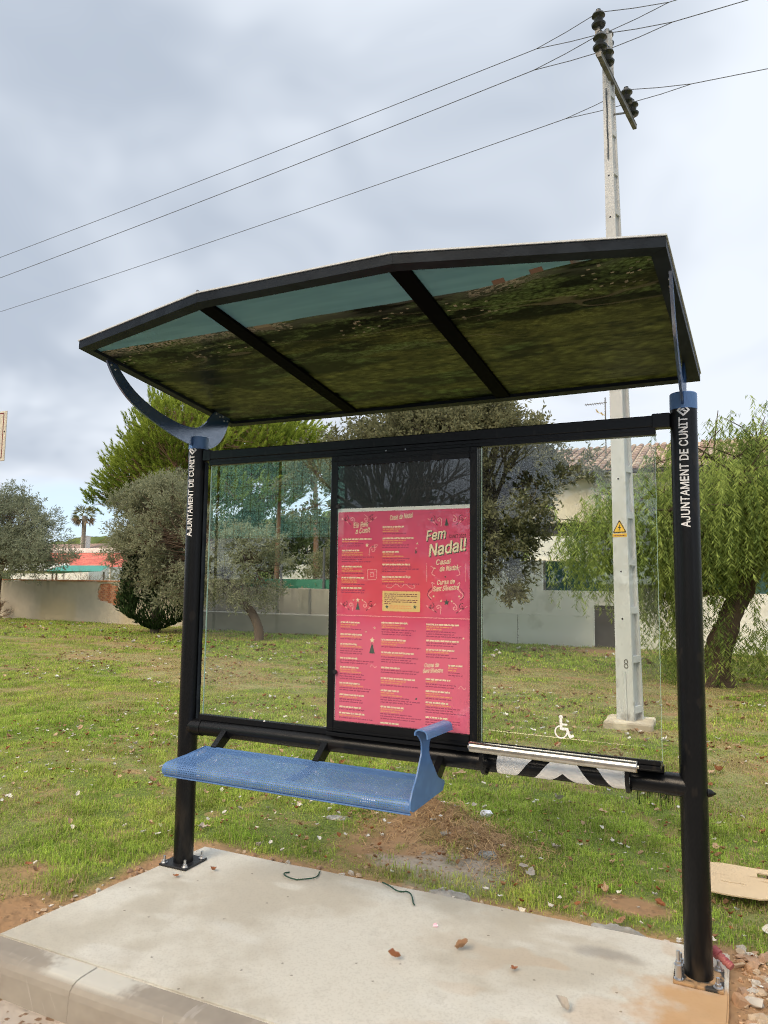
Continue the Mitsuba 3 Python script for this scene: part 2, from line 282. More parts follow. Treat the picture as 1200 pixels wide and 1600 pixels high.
# top rail with its lower channel, bolts
tr = obj('top_rail', rbox(PR-0.004, W-PR+0.004, -0.022, 0.022, 2.072, 2.118, 0.003), 'black_paint', S, 20)
obj('channel', cat([rbox(0.088, 2.322, -0.018, 0.018, 2.040, 2.0705, 0.002), rbox(0.088, 2.322, -0.0205, -0.0155, 2.056, 2.0715, 0.001)]), 'black_paint', tr, 20)
for x in (0.075, W-0.095, 1.13, 1.23):
    big = x < 0.2 or x > 2
    m = lathe([(0, 0), (0.0075 if big else 0.0035, 0), (0.006 if big else 0.003, 0.003), (0, 0.004)], 16); m.apply_transform(trimesh.transformations.rotation_matrix(math.pi/2, (1, 0, 0)))
    m.apply_translation((x, -0.0216 if big else -0.0203, 2.095 if big else 2.052)); obj('screw', m, 'zinc', tr, 30)
ub = lambda x0, x1: rbox(x0, x1, -0.026, 0.026, 2.066, 2.124, 0.003)
obj('end_clamp', ub(0.049, 0.098), 'black_paint', tr, 20); obj('end_clamp', ub(W-0.118, W-0.049), 'black_paint', tr, 20)
# lower rail: thick tube saddled onto the posts
lr = obj('lower_rail', cyl((0.012, 0, 0.677), (W-0.012, 0, 0.677), 0.040, 40), 'black_paint', S, 30)
obj('saddle', cyl((0.02, 0, 0.677), (0.10, 0, 0.677), 0.0435, 40), 'black_paint', lr, 30)
obj('saddle', cyl((W-0.10, 0, 0.677), (W-0.02, 0, 0.677), 0.0435, 40), 'black_paint', lr, 30)
for x0, x1 in ((0.075, 0.845), (1.592, 2.325)): obj('glazing_strip', rbox(x0, x1, -0.016, 0.016, 0.716, 0.744, 0.002), 'black_paint', lr, 20)
m = lathe([(0, 0), (0.016, 0), (0.013, 0.012), (0, 0.03)], 20); m.apply_transform(trimesh.transformations.rotation_matrix(math.pi/2, (0, 1, 0))); m.apply_translation((W+0.049, 0, 0.66))
obj('end_plug', m, 'black_paint', lr, 30)
for x in (0.48, 1.20, 1.50):
    m = lathe([(0, 0), (0.006, 0), (0.004, 0.004), (0, 0.005)], 12); m.apply_translation((x, -0.0165+0.006, 0.744)); obj('screw', m, 'zinc', lr, 30)
# black and white hazard sleeve on the lower rail
def rail_decal():
    L0, L1 = 1.668, 2.20; h = 0.115
    base = sg.box(L0, 0, L1, h).buffer(-0.012).buffer(0.012)
    def bar(xb, xt, w): return sg.Polygon([(xb, -0.01), (xb+w, -0.01), (xt+w, h+0.01), (xt, h+0.01)])
    cut = unary_union([bar(1.735, 1.845, 0.075), bar(2.075, 1.965, 0.075), sg.Polygon([(1.872, -0.01), (2.012, -0.01), (1.942, 0.045)])])
    m = extrude(base.difference(cut), 0.0006).subdivide_to_size(0.014)
    v = m.vertices; r = 0.0404+v[:, 2]; a = (v[:, 1]-h/2)/0.040+0.25
    m.vertices = np.stack([v[:, 0], -np.cos(a)*r, 0.677+np.sin(a)*r], 1); return m
obj('striped_sleeve', rail_decal(), 'white_vinyl', lr, label='white vinyl sleeve with black diagonal bars')
# panes
def pane(x0, x1, z0, z1, lab):
    k = obj('glass_pane', trimesh.Trimesh([(x0, 0, z0), (x1, 0, z0), (x1, 0, z1), (x0, 0, z1)], [[0, 1, 2], [0, 2, 3]], process=False), 'glass', S, label=lab)
    for a, b in ((x0-0.0012, x0), (x1, x1+0.0012)): obj('polished_edge', box(a, b, -0.004, 0.004, z0, z1), 'glass_edge', k)
    return k
pane(0.094, 0.846, 0.740, 2.045, 'left glass pane')
g2 = pane(1.592, 2.318, 0.740, 2.045, 'right glass pane')
obj('edge_channel', rbox(0.052, 0.068, -0.008, 0.008, 0.716, 2.06, 0.002), 'fascia_paint', S, 20)
# wheelchair pictogram on the right pane
def pictogram():
    o = []
    o.append(sg.Point(0.036, 0.100).buffer(0.0095))
    o.append(sg.LineString([(0.036, 0.088), (0.037, 0.045), (0.066, 0.045)]).buffer(0.0062, cap_style=1))
    o.append(sg.LineString([(0.037, 0.066), (0.062, 0.066)]).buffer(0.0045))
    o.append(sg.LineString([(0.064, 0.045), (0.079, 0.010), (0.091, 0.016)]).buffer(0.0062, join_style=1))
    ring = sg.Point(0.036, 0.030).buffer(0.031).difference(sg.Point(0.036, 0.030).buffer(0.0245))
    o.append(ring.difference(sg.Polygon([(0.036, 0.030), (0.036, 0.08), (0.10, 0.08), (0.10, 0.030)])))
    return unary_union(o)
p = affinity.translate(affinity.scale(pictogram(), 0.86, 0.86, origin=(0, 0)), 1.899, 0.806)
obj('wheelchair_sign', sheet(p, -0.0012, 0.0004), 'white_vinyl', g2, label='white wheelchair user pictogram')
# display case
dc = obj('display_case', cat([rbox(0.850, 1.588, -0.028, 0.030, 0.722, 2.043, 0.004)]), 'black_paint', S, 20, label='tall black display case')
fr_ = cat([rbox(0.852, 0.886, -0.050, -0.0285, 0.742, 2.038, 0.003), rbox(1.552, 1.586, -0.050, -0.0285, 0.742, 2.038, 0.003),
           rbox(0.8865, 1.5515, -0.050, -0.0285, 1.988, 2.038, 0.003), rbox(0.8865, 1.5515, -0.050, -0.0285, 0.742, 0.790, 0.003),
           rbox(0.852, 1.586, -0.054, -0.0505, 2.010, 2.016, 0.001), rbox(0.852, 1.586, -0.054, -0.0505, 0.755, 0.760, 0.001), rbox(0.852, 1.586, -0.054, -0.0505, 0.722, 0.738, 0.002)])
obj('door_frame', fr_, 'black_paint', dc, 20)
obj('back_panel', rbox(0.886, 1.552, -0.034, -0.0285, 0.79, 1.988, 0.001), 'case_back', dc)
obj('cover_glass', trimesh.Trimesh([(0.886, -0.044, 0.79), (1.552, -0.044, 0.79), (1.552, -0.044, 1.988), (0.886, -0.044, 1.988)], [[0, 1, 2], [0, 2, 3]], process=False), 'glass', dc)
for z in (1.014, 1.792):
    m = lathe([(0, 0), (0.011, 0), (0.011, 0.006), (0.008, 0.009), (0, 0.009)], 24); m.apply_transform(trimesh.transformations.rotation_matrix(math.pi/2, (1, 0, 0))); m.apply_translation((0.893, -0.0475, z)); obj('lock', m, 'plate_paint', dc, 30)

# roof canopy
SL = 0.105
def zr(y): return 2.35+(0.34-y)*SL
RP = [(-0.022, -0.808), (0.790, -0.992), (1.601, -1.000), (2.426, -0.816), (2.486, 0.340), (1.603, 0.358), (0.766, 0.358), (-0.056, 0.346)]
def on_roof(poly, z0, z1, eps=0):
    m = extrude(poly, z1-z0); v = m.vertices.copy(); v[:, 2] += z0+zr(v[:, 1]); m.vertices = v; return m
RPoly = sg.Polygon(RP)
cp = obj('canopy', on_roof(RPoly.buffer(0.004, join_style=2), 0.0185, 0.0235), 'roof_sheet', S, label='sloping roof canopy')
inner = RPoly.buffer(-0.048, join_style=2)
frame = RPoly.difference(inner)
# perimeter beams split at the mitres
cen = RPoly.centroid
for k in range(8):
    a, b = np.array(RP[k]), np.array(RP[(k+1) % 8]); ia = np.array(inner.exterior.coords[:-1])
    ca = ia[np.argmin(np.linalg.norm(ia-a, axis=1))]; cb = ia[np.argmin(np.linalg.norm(ia-b, axis=1))]
    seg = sg.Polygon([a, b, cb, ca]).buffer(-0.0004, join_style=2)
    obj('edge_beam', on_roof(seg, -0.016, 0.018), 'fascia_paint', cp)
ribs = [((0.790, -0.992), (0.766, 0.358)), ((1.601, -1.000), (1.603, 0.358))]
for a, b in ribs:
    obj('rib', on_roof(sg.LineString([a, b]).buffer(0.034, cap_style=2).intersection(inner.buffer(-0.001)), -0.013, 0.010), 'rib_paint', cp)
def print_col(p, n, uv):
    x, y = p.x, p.y
    yy = y+0.012*(mikit.fbm(x*9, 0.3, 0.7, 3)-0.5)
    coast = -0.722-0.07*sm(1.72, 2.25, x)-0.05*sm(2.2, 2.4, x)
    s = yy-coast                                    # >0 land
    sea = mikit.mix((0.105, 0.245, 0.305), (0.175, 0.37, 0.42), mikit.fbm(x*4, y*30, 0, 3)+sm(-0.25, 0.0, s)*0.3)
    f = mikit.fbm(x*7, y*26, 1.0, 5); g = mikit.fbm(x*30, y*90, 4.0, 4); b = mikit.fbm(x*2.2, y*8, 6.0, 3)
    depth = dr.clip(s/1.0, 0, 1)
    wood = mikit.mix((0.002, 0.005, 0.003), (0.065, 0.098, 0.030), dr.clip(3.4*(f-0.42)*(0.4+1.2*b)+1.3*(g-0.5), 0, 1))
    v1, v2_, vr = mikit.voronoi(x*52, s*95); w1, w2_, wr = mikit.voronoi(x*20+7, s*34)
    crown = dr.clip(1.25-1.5*mikit.mix((1, 1, 1), (0, 0, 0), sm(0.25, 0.6, depth)).x*v1-1.5*sm(0.25, 0.6, depth)*w1, 0, 1)*(0.55+0.9*dr.lerp(vr, wr, sm(0.25, 0.6, depth)))
    wood = wood*(0.25+1.35*crown)
    fields = mikit.mix((0.010, 0.018, 0.006), (0.150, 0.160, 0.040), dr.clip(f*0.9+g*1.2-0.55, 0, 1))*(0.55+0.6*crown)
    land = mikit.mix(wood, fields, sm(0.50, 0.64, b+0.12*sm(0.25, 0.6, depth))*0.85*sm(0.12, 0.30, s))
    # built-up strip along the shore: small pale blocks
    cx, cy = x*95+s*25, s*170
    h = mikit.cell_rand(cx, cy, 3); hh = mikit.cell_rand(cx, cy, 8)
    town = sm(0.45, 0.6, mikit.fbm(x*3.5, 2.0, 8.0, 3)+0.20*(1-sm(0.2, 1.1, x)))*(1-sm(0.015, 0.075, s+0.03*(f-0.5)))
    land = mikit.mix(land, mikit.mix((0.16, 0.12, 0.08), (0.48, 0.42, 0.32), hh), dr.select(h > 0.45, 1.0, 0.0)*town)
    roads = sm(0.016, 0.006, dr.abs(mikit.fbm(x*1.6, y*7, 12.0, 3)-0.5))*sm(0.05, 0.1, s)*(1-sm(0.3, 0.5, s))
    land = mikit.mix(land, (0.24, 0.20, 0.13), roads*0.35)
    pale = dr.select(mikit.cell_rand(x*85, s*130, 5) > 0.965, 1.0, 0.0)*sm(0.02, 0.06, s)*(1-sm(0.16, 0.26, s))*sm(0.47, 0.56, mikit.fbm(x*4, y*12, 3.0, 2))
    land = mikit.mix(land, (0.42, 0.36, 0.26), pale*0.8)
    tw = dr.select((mikit.cell_rand(x*22, 1.0, 2.0) > 0.62) & (s > -0.028), 1.0, 0.0)*sm(1.72, 1.82, x)*(1-sm(2.12, 2.2, x))*(1-sm(0.0, 0.004, s))
    blk = dr.select((x > 0.85) & (x < 0.93) & (s > -0.012) & (s < 0.035+0.25*(x-0.85)), 1.0, 0.0)
    land = mikit.mix(land, mikit.mix((0.34, 0.25, 0.16), (0.16, 0.11, 0.08), dr.select(s > 0.022, 1.0, 0.0)), blk)
    haz = sm(0.10, 0.0, s)*sm(0.3, 0.6, mikit.fbm(x*5, s*40, 2.0, 3))
    land = mikit.mix(land, (0.16, 0.17, 0.13), haz*0.45)
    out = mikit.mix(sea, land, sm(-0.002, 0.002, s))
    return mikit.mix(out, (0.22, 0.13, 0.10), tw)
pri('coast_print', mikit.proc(print_col), 0.30, specular=0.10)
cells = inner.difference(unary_union([sg.LineString([a, b]).buffer(0.0345, cap_style=2) for a, b in ribs]))
for g in sorted(cells.geoms, key=lambda g: g.centroid.x):
    obj('printed_panel', on_roof(g.buffer(0.002), 0.000, 0.006), 'coast_print', cp)
labels['bus_shelter__canopy__printed_panel'] = {'label': 'left ceiling panel printed with sea, shore and woods'}
labels['bus_shelter__canopy__printed_panel_001'] = {'label': 'middle ceiling panel printed with sea, town and woods'}
labels['bus_shelter__canopy__printed_panel_002'] = {'label': 'right ceiling panel printed mostly with woods'}
obj('screw', lathe([(0, 0), (0.008, 0), (0.008, 0.014), (0.004, 0.024), (0, 0.026)], 12, (0.77, -0.965, zr(-0.965)+0.0236)), 'bolt_dark', cp, 30)
# blue crescent brackets
outer_c = spline([(-0.681, 2.468), (-0.608, 2.358), (-0.502, 2.277), (-0.347, 2.216), (-0.205, 2.174), (-0.07, 2.150), (0.04, 2.145), (0.12, 2.168), (0.18, 2.212), (0.225, 2.276), (0.257, 2.359)])
inner_c = spline([(0.125, 2.372), (0.075, 2.319), (0.034, 2.280), (-0.023, 2.252), (-0.11, 2.243), (-0.234, 2.256), (-0.374, 2.291), (-0.507, 2.353), (-0.593, 2.423), (-0.635, 2.463)])
BR = sg.Polygon(np.vstack([outer_c, [(0.257, zr(0.257)-0.0), (0.125, zr(0.125)+0.0)], inner_c, [(-0.635, zr(-0.635)), (-0.681, zr(-0.681))]])).buffer(0)
for i, px in enumerate((0.0, W)):
    b = obj('bracket', plate_yz(BR, px, 0.010), 'bracket_metal', S, label='left blue crescent roof bracket' if i == 0 else 'right blue crescent roof bracket')
    for (y, z) in ((-0.655, 2.452), (-0.632, 2.448), (-0.640, 2.425), (-0.615, 2.410), (0.135, 2.362), (0.165, 2.352), (0.195, 2.358), (0.205, 2.335), (0.235, 2.340)):
        m = lathe([(0, 0), (0.006, 0), (0.0045, 0.003), (0, 0.004)], 12); m.apply_transform(trimesh.transformations.rotation_matrix(math.pi/2, (0, 1, 0)))
        if i: m.apply_transform(np.diag([-1, 1, 1, 1.0])); m.invert()
        m.apply_translation((px+(0.005 if i == 0 else -0.005), y, z)); obj('bolt', m, 'zinc', b, 30)
# bench: perforated sheet seat, struts, armrest
def seat_mesh(x0, x1):
    top = np.array([(-0.118, 0.618), (-0.135, 0.614), (-0.26, 0.605), (-0.385, 0.6005)])
    a = np.linspace(np.pi/2, -0.35*np.pi, 14); roll = np.stack([-0.396-0.028*np.cos(a)*1.0, 0.5725+0.028*np.sin(a)], 1)
    pth = np.vstack([top, roll[0:]])
    seg = np.linalg.norm(np.diff(pth, axis=0), axis=1); s = np.concatenate([[0], np.cumsum(seg)]); L = s[-1]
    pit = 0.0098; nx = int((x1-x0-0.03)/pit); ny = int((L-0.028)/pit)
    u0 = (x1-x0-nx*pit)/2; v0 = (L-ny*pit)/2; V, F = [], []
    ang = np.arange(8)*np.pi/4; sq = np.array([(1, 0), (1, 1), (0, 1), (-1, 1), (-1, 0), (-1, -1), (0, -1), (1, -1)])*pit/2; ho = np.stack([np.cos(ang), np.sin(ang)], 1)*0.0022
    cell = np.vstack([sq, ho]); cf = []
    for k in range(8): cf += [(k, (k+1) % 8, 8+(k+1) % 8), (k, 8+(k+1) % 8, 8+k)]
    cf = np.array(cf)
    gi, gj = np.meshgrid(np.arange(nx), np.arange(ny), indexing='ij')
    cc = np.stack([u0+(gi.ravel()+0.5)*pit, v0+(gj.ravel()+0.5)*pit], 1)
    V.append((cc[:, None]+cell[None]).reshape(-1, 2)); F.append((cf[None]+(np.arange(len(cc))*16)[:, None, None]).reshape(-1, 3))
    off = len(cc)*16
    def strip(ua, ub, vs):
        nonlocal off
        vv = np.array([[(ua, t), (ub, t)] for t in vs]).reshape(-1, 2); n = len(vs)
        ff = [(2*i, 2*i+1, 2*i+3) for i in range(n-1)]+[(2*i, 2*i+3, 2*i+2) for i in range(n-1)]
        V.append(vv); F.append(np.array(ff)+off); off += len(vv)
    vs = np.linspace(0, L, 60)
    strip(0, u0, vs); strip(x1-x0-u0, x1-x0, vs); strip(u0, x1-x0-u0, np.linspace(0, v0, 4)); strip(u0, x1-x0-u0, np.linspace(L-v0, L, 6))
    uv = np.vstack(V); f = np.vstack(F)
    y = np.interp(uv[:, 1], s, pth[:, 0]); z = np.interp(uv[:, 1], s, pth[:, 1])
    dish = -0.004*np.sin(np.pi*np.clip(uv[:, 0]/(x1-x0), 0, 1))*np.sin(np.pi*np.clip(uv[:, 1]/0.29, 0, 1))
    return trimesh.Trimesh(np.stack([x0+uv[:, 0], y, z+dish], 1), f, process=False)
bx0, bx1 = 0.212, 1.436
seat = obj('bench_seat', seat_mesh(bx0, bx1), 'blue_paint', S, True, label='blue perforated metal seat')
rim = []
for x in (bx0-0.003,):
    rim.append(plate_yz(sg.LineString([(-0.118, 0.614), (-0.26, 0.601), (-0.39, 0.596), (-0.412, 0.588), (-0.420, 0.572), (-0.412, 0.553)]).buffer(0.005, cap_style=2), x+0.003, 0.006))
rim.append(rbox(bx0, bx1, -0.121, -0.115, 0.592, 0.618, 0.002))
rim.append(rbox(bx0, bx1, -0.414, -0.405, 0.541, 0.547, 0.002))
obj('rim', cat(rim), 'blue_paint', seat, 20)
AR = spline([(-0.432, 0.583), (-0.426, 0.605), (-0.37, 0.675), (-0.338, 0.727), (-0.318, 0.765), (-0.323, 0.80), (-0.350, 0.827), (-0.385, 0.847)], 40)
AB = spline([(-0.100, 0.838), (-0.160, 0.825), (-0.215, 0.803), (-0.240, 0.772), (-0.236, 0.742), (-0.205, 0.70), (-0.176, 0.669), (-0.138, 0.628), (-0.105, 0.610), (-0.062, 0.596)], 40)
arm_poly = sg.Polygon(np.vstack([AR, AB, [(-0.055, 0.583), (-0.078, 0.556), (-0.40, 0.552), (-0.430, 0.566)]])).buffer(0)
am = [plate_yz(arm_poly, 1.4405, 0.006)]
hp = spline([(0.0, -0.012), (0.001, 0.003), (0.010, 0.010), (0.028, 0.010), (0.043, 0.006), (0.049, -0.004), (0.052, -0.022)], 24)
hpoly = sg.LineString(hp).buffer(0.003, cap_style=2)
hm = extrude(hpoly, 0.285); v = hm.vertices.copy(); tt = v[:, 2]/0.285
hm.vertices = np.stack([1.4405+v[:, 0], -0.385+v[:, 2], 0.850-0.012*tt+v[:, 1]], 1); am.append(hm)
obj('armrest', cat(am), 'blue_paint', seat, 20, label='waisted blue armrest plate with folded grip')
for x in (0.262, 0.840, 1.418):
    st = plate_yz(sg.Polygon([(-0.02, 0.700), (0.005, 0.650), (-0.085, 0.590), (-0.128, 0.592), (-0.125, 0.622)]), x, 0.030)
    uw = plate_yz(sg.Polygon([(-0.09, 0.588), (-0.118, 0.610), (-0.26, 0.598), (-0.37, 0.590), (-0.36, 0.578), (-0.20, 0.565)]), x, 0.012)
    obj('strut', cat([st, uw]), 'black_paint', seat, 20)
# leaning bar
ln = obj('lean_bar', cyl((1.585, -0.135, 0.763), (2.236, -0.135, 0.757), 0.0215, 40), 'steel', S, 30, label='brushed stainless steel leaning bar')
for x0, d in ((1.580, -1), (2.2365, 1)):
    m = lathe([(0, 0), (0.0215, 0), (0.0195, 0.004), (0.007, 0.0045), (0.0065, 0.010), (0, 0.011)], 28)
    m.apply_transform(trimesh.transformations.rotation_matrix(d*math.pi/2, (0, 1, 0))); m.apply_translation((x0 if d > 0 else 1.5845, -0.135, 0.763 if d < 0 else 0.757)); obj('end_cap', m, 'steel', ln, 30)
for x in (1.625, 2.20):
    cra = spline([(-0.118, 0.742), (-0.118, 0.70), (-0.09, 0.655), (-0.05, 0.640), (-0.03, 0.65)], 24)
    obj('support', cat([plate_yz(sg.LineString(cra).buffer(0.003, cap_style=2), x, 0.016), plate_yz(sg.Polygon([(-0.12, 0.75), (-0.10, 0.76), (-0.02, 0.715), (-0.03, 0.70), (-0.08, 0.70)]), x, 0.006)]), 'black_paint', ln, 20)
obj('backing_strip', cat([rbox(1.60, 2.322, -0.118, -0.100, 0.764, 0.782, 0.003), rbox(2.222, 2.322, -0.125, -0.018, 0.7475, 0.7635, 0.003)]), 'black_paint', ln, 20)

# ------------------------------------------------------------------ poster in the display case
PX0, PX1, PZ0, PZ1, PY = 0.889, 1.551, 0.791, 1.782, -0.0362
def poster_col(p, n, uv):
    f = mikit.fbm(p.x*5, p.z*5, 0, 3)
    c = mikit.mix((0.65, 0.068, 0.165), (0.72, 0.092, 0.205), f)
    warm = (1-sm(0.55, 1.2, dr.sqrt(dr.square((p.x-1.13)/0.30)+dr.square((p.z-1.42)/0.17))+0.5*(f-0.5)))
    c = mikit.mix(c, (0.76, 0.085, 0.100), warm*0.6)
    return mikit.mix(c, (0.78, 0.175, 0.275), (1-sm(1.15, 1.28, p.z))*0.5)
pri('poster_paper', mikit.proc(poster_col), 0.45)
pri('poster_margin', (0.80, 0.80, 0.80), 0.5)
pri('ink_cream', (0.82, 0.70, 0.50), 0.5); pri('ink_gold', (0.78, 0.36, 0.15), 0.5); pri('ink_dark', (0.20, 0.035, 0.06), 0.5)
pri('ink_plum', (0.42, 0.05, 0.13), 0.5); pri('ink_pine', (0.055, 0.085, 0.075), 0.5); pri('ink_pink', (0.88, 0.42, 0.42), 0.5); pri('ink_buff', (0.74, 0.52, 0.22), 0.5)
PO = thing('poster', 'pink printed events poster with cream lettering inside the display case', 'poster')
pw = PX1-PX0
def crinkle(m, y):
    v = m.vertices; v[:, 1] = y+v[:, 1]*0; m.vertices = v; return m
obj('paper_sheet', box(PX0, PX1, PY+0.0002, PY+0.0012, PZ0, PZ1-0.017), 'poster_paper', PO)
obj('white_margin', cat([box(PX0, PX1, PY+0.0002, PY+0.0012, PZ1-0.0168, PZ1), box(PX0-0.002, PX0, PY+0.0002, PY+0.0012, PZ0, PZ1)]), 'poster_margin', PO)
obj('fold_line', sheet(sg.Polygon([(PX0, 1.2765), (PX1, 1.2785), (PX1, 1.281), (PX0, 1.279)]), PY, 0.0004), 'ink_pink', PO)
def script(txt, x, z, h, slant=0.25, tilt=8, width=None, swell=0.0):
    t = meshkit.text_mesh(txt, h, 0.0003, bold=True); v = t.vertices
    if width: v[:, 0] *= width/(v[:, 0].max()-v[:, 0].min())
    v[:, 0] -= (v[:, 0].max()+v[:, 0].min())/2
    v[:, 0] += slant*v[:, 1]; a = math.radians(tilt); X, Z = v[:, 0].copy(), v[:, 1].copy()
    v[:, 0], v[:, 1] = x+X*math.cos(a)-Z*math.sin(a), z+X*math.sin(a)+Z*math.cos(a)
    t.vertices = v; t.apply_transform(XZ); return t
def put(m, y): m.apply_translation((0, y, 0)); return m
def titled(txt, *a, **k):
    sh = put(script(txt, *a, **k), PY-0.0001); sh.apply_translation((0.0035, 0, -0.004)); obj('shadow_lettering', sh, 'ink_pine', PO)
    obj('lettering', put(script(txt, *a, **k), PY-0.0006), 'ink_cream', PO, label=f'cream lettering reading {txt}')
titled('Fem', 1.388, 1.629, 0.044, width=0.092, tilt=7)
titled('Nadal!', 1.442, 1.567, 0.052, width=0.175, tilt=9)
obj('lettering', put(script('CUNIT 2023', 1.492, 1.634, 0.016, 0, 1, width=0.080), PY-0.0004), 'ink_dark', PO, label='dark lettering reading CUNIT 2023')
for txt, x, z, h, w in (('Casal de Nadal', 1.217, 1.726, 0.022, 0.115), ('Els Reis', 1.01, 1.692, 0.024, 0.075), ('a Cunit', 1.02, 1.664, 0.024, 0.075), ('Casal', 1.425, 1.518, 0.022, 0.07), ('de Nadal', 1.45, 1.490, 0.022, 0.085),
                        ('Cursa de', 1.437, 1.430, 0.020, 0.085), ('Sant Silvestre', 1.437, 1.402, 0.021, 0.12), ('Cursa de', 1.372, 1.064, 0.018, 0.07), ('Sant Silvestre', 1.378, 1.040, 0.018, 0.095)):
    obj('lettering', put(script(txt, x, z, h, 0.25, 5, width=w), PY-0.0005), 'ink_cream', PO, label=f'small cream lettering reading {txt}')
def words(rng, x0, x1, z, h, frac):
    out, x, end = [], x0, x0+(x1-x0)*frac
    while x < end-0.004:
        w = rng.uniform(0.006, 0.022); w = min(w, end-x); out.append(sg.box(x, z-h/2, x+w, z+h/2)); x += w+0.0032
    return out
def column(seed, x0, x1, z1, z0, holes=()):
    rng = np.random.default_rng(seed); ink = {'ink_cream': [], 'ink_gold': [], 'ink_plum': []}; z = z1
    while z > z0:
        for kind, cnt in (('ink_cream', 1), ('ink_gold', rng.integers(0, 3)), ('ink_plum', rng.integers(1, 4))):
            for _ in range(cnt):
                fr = {'ink_cream': rng.uniform(0.45, 0.9), 'ink_gold': rng.uniform(0.3, 0.7), 'ink_plum': rng.uniform(0.6, 1.0)}[kind]
                h = 0.0068 if kind == 'ink_cream' else 0.0045
                ink[kind] += [b for b in words(rng, x0, x1, z, h, fr) if not any(b.intersects(q) for q in holes)]
                z -= 0.0105
        z -= rng.uniform(0.006, 0.016)
    return ink
hol = [sg.box(1.065, 1.57, 1.095, 1.73).intersection(sg.box(1.055, 1.57, 1.12, 1.73))]
inks = {}
for seed, x0, x1, z1, z0, holes in ((1, 0.912, 1.09, 1.635, 1.385, [sg.box(1.03, 1.585, 1.10, 1.63), sg.box(1.04, 1.42, 1.09, 1.50)]), (2, 1.125, 1.31, 1.690, 1.43, [sg.box(1.275, 1.56, 1.32, 1.63)]),
                                (3, 0.912, 1.095, 1.245, 0.80, [sg.box(1.035, 1.10, 1.10, 1.25), sg.box(1.045, 0.84, 1.1, 0.90), sg.box(1.05, 0.95, 1.1, 1.03)]), (4, 1.125, 1.325, 1.250, 0.80, []),
                                (5, 1.345, 1.535, 1.250, 1.10, []), (6, 1.345, 1.535, 1.010, 0.80, [sg.box(1.475, 0.90, 1.54, 0.96)]), (7, 1.45, 1.535, 1.075, 1.03, [])):
    for k, v in column(seed, x0, x1, z1, z0, holes).items(): inks.setdefault(k, []).extend(v)
labels_ink = {'ink_cream': 'heading_lines', 'ink_gold': 'gold_lines', 'ink_plum': 'text_lines'}
for k, v in inks.items():
    key = obj(labels_ink[k], sheet(unary_union(v), PY-0.0002, 0.0002), k, PO); labels[key] = {'kind': 'stuff'}
box_p = sg.box(1.132, 1.307, 1.311, 1.391).buffer(0.004)
obj('notice_panel', sheet(box_p, PY-0.0001, 0.0003), 'ink_buff', PO, label='buff notice box with two dark stars')
rg = np.random.default_rng(3); bl = []
for i in range(6): bl += words(rg, 1.138, 1.302, 1.381-0.0088*i, 0.0035, (1, 1, 0.4, 1, 1, 0.25)[i])
key = obj('notice_lines', sheet(unary_union(bl), PY-0.0005, 0.0002), 'ink_dark', PO); labels[key] = {'kind': 'stuff'}
key = obj('notice_lines', sheet(unary_union(words(rg, 1.165, 1.275, 1.327, 0.0045, 1)+words(rg, 1.165, 1.275, 1.318, 0.004, 1)), PY-0.0005, 0.0002), 'ink_gold', PO); labels[key] = {'kind': 'stuff'}
def star(x, z, r): return sg.Polygon([(x+(r if k % 2 == 0 else r*0.42)*math.sin(k*math.pi/5), z+(r if k % 2 == 0 else r*0.42)*math.cos(k*math.pi/5)) for k in range(10)])
def fir(x, z, h): return sg.Polygon([(x, z+h), (x+0.36*h*0.75, z), (x-0.36*h*0.75, z)])
dark = [star(1.151, 1.323, 0.010), star(1.290, 1.325, 0.010), star(1.441, 1.349, 0.015), sg.Point(1.435, 1.462).buffer(0.003), sg.Point(1.075, 1.60).buffer(0.003), sg.Point(1.30, 0.92).buffer(0.004)]
for q in dark: obj('star', sheet(q, PY-0.0005, 0.0002), 'ink_pine', PO)
for (x, z, h) in ((1.440, 1.690, 0.034), (1.001, 1.305, 0.038), (1.078, 1.108, 0.050), (1.293, 1.567, 0.018)): obj('fir_tree', sheet(fir(x, z, h), PY-0.0005, 0.0002), 'ink_pine', PO)
for (x, z, r) in ((1.001, 1.350, 0.011), (1.0785, 1.168, 0.014), (1.045, 1.606, 0.010), (0.978, 1.350, 0.005), (1.024, 1.350, 0.005), (1.30, 1.612, 0.006), (1.294, 1.59, 0.0045), (1.385, 1.500, 0.005), (1.492, 1.502, 0.005), (1.38, 1.375, 0.006),
                  (1.500, 1.377, 0.006), (1.416, 1.355, 0.006), (1.466, 1.355, 0.006), (1.52, 1.195, 0.006), (1.09, 1.225, 0.006), (1.045, 1.205, 0.005), (1.36, 1.57, 0.003), (1.50, 1.575, 0.003)):
    obj('light_star', sheet(star(x, z, r), PY-0.0005, 0.0002), 'ink_cream', PO)
def swirl(x, z, r, turns, a0, flip=1, tail=0.0):
    t = np.linspace(0, 1, 40); rr = r*(0.18+0.82*t); a = a0+flip*turns*2*math.pi*t
    p = np.stack([x+rr*np.cos(a), z+rr*np.sin(a)], 1)
    if tail:
        d = p[-1]-p[-2]; d /= np.linalg.norm(d); p = np.vstack([p, p[-1]+d*tail*0.5, p[-1]+d*tail+np.array([0, -0.2*tail])])
    return sg.LineString(p).buffer(0.0016)
light, dk = [], []
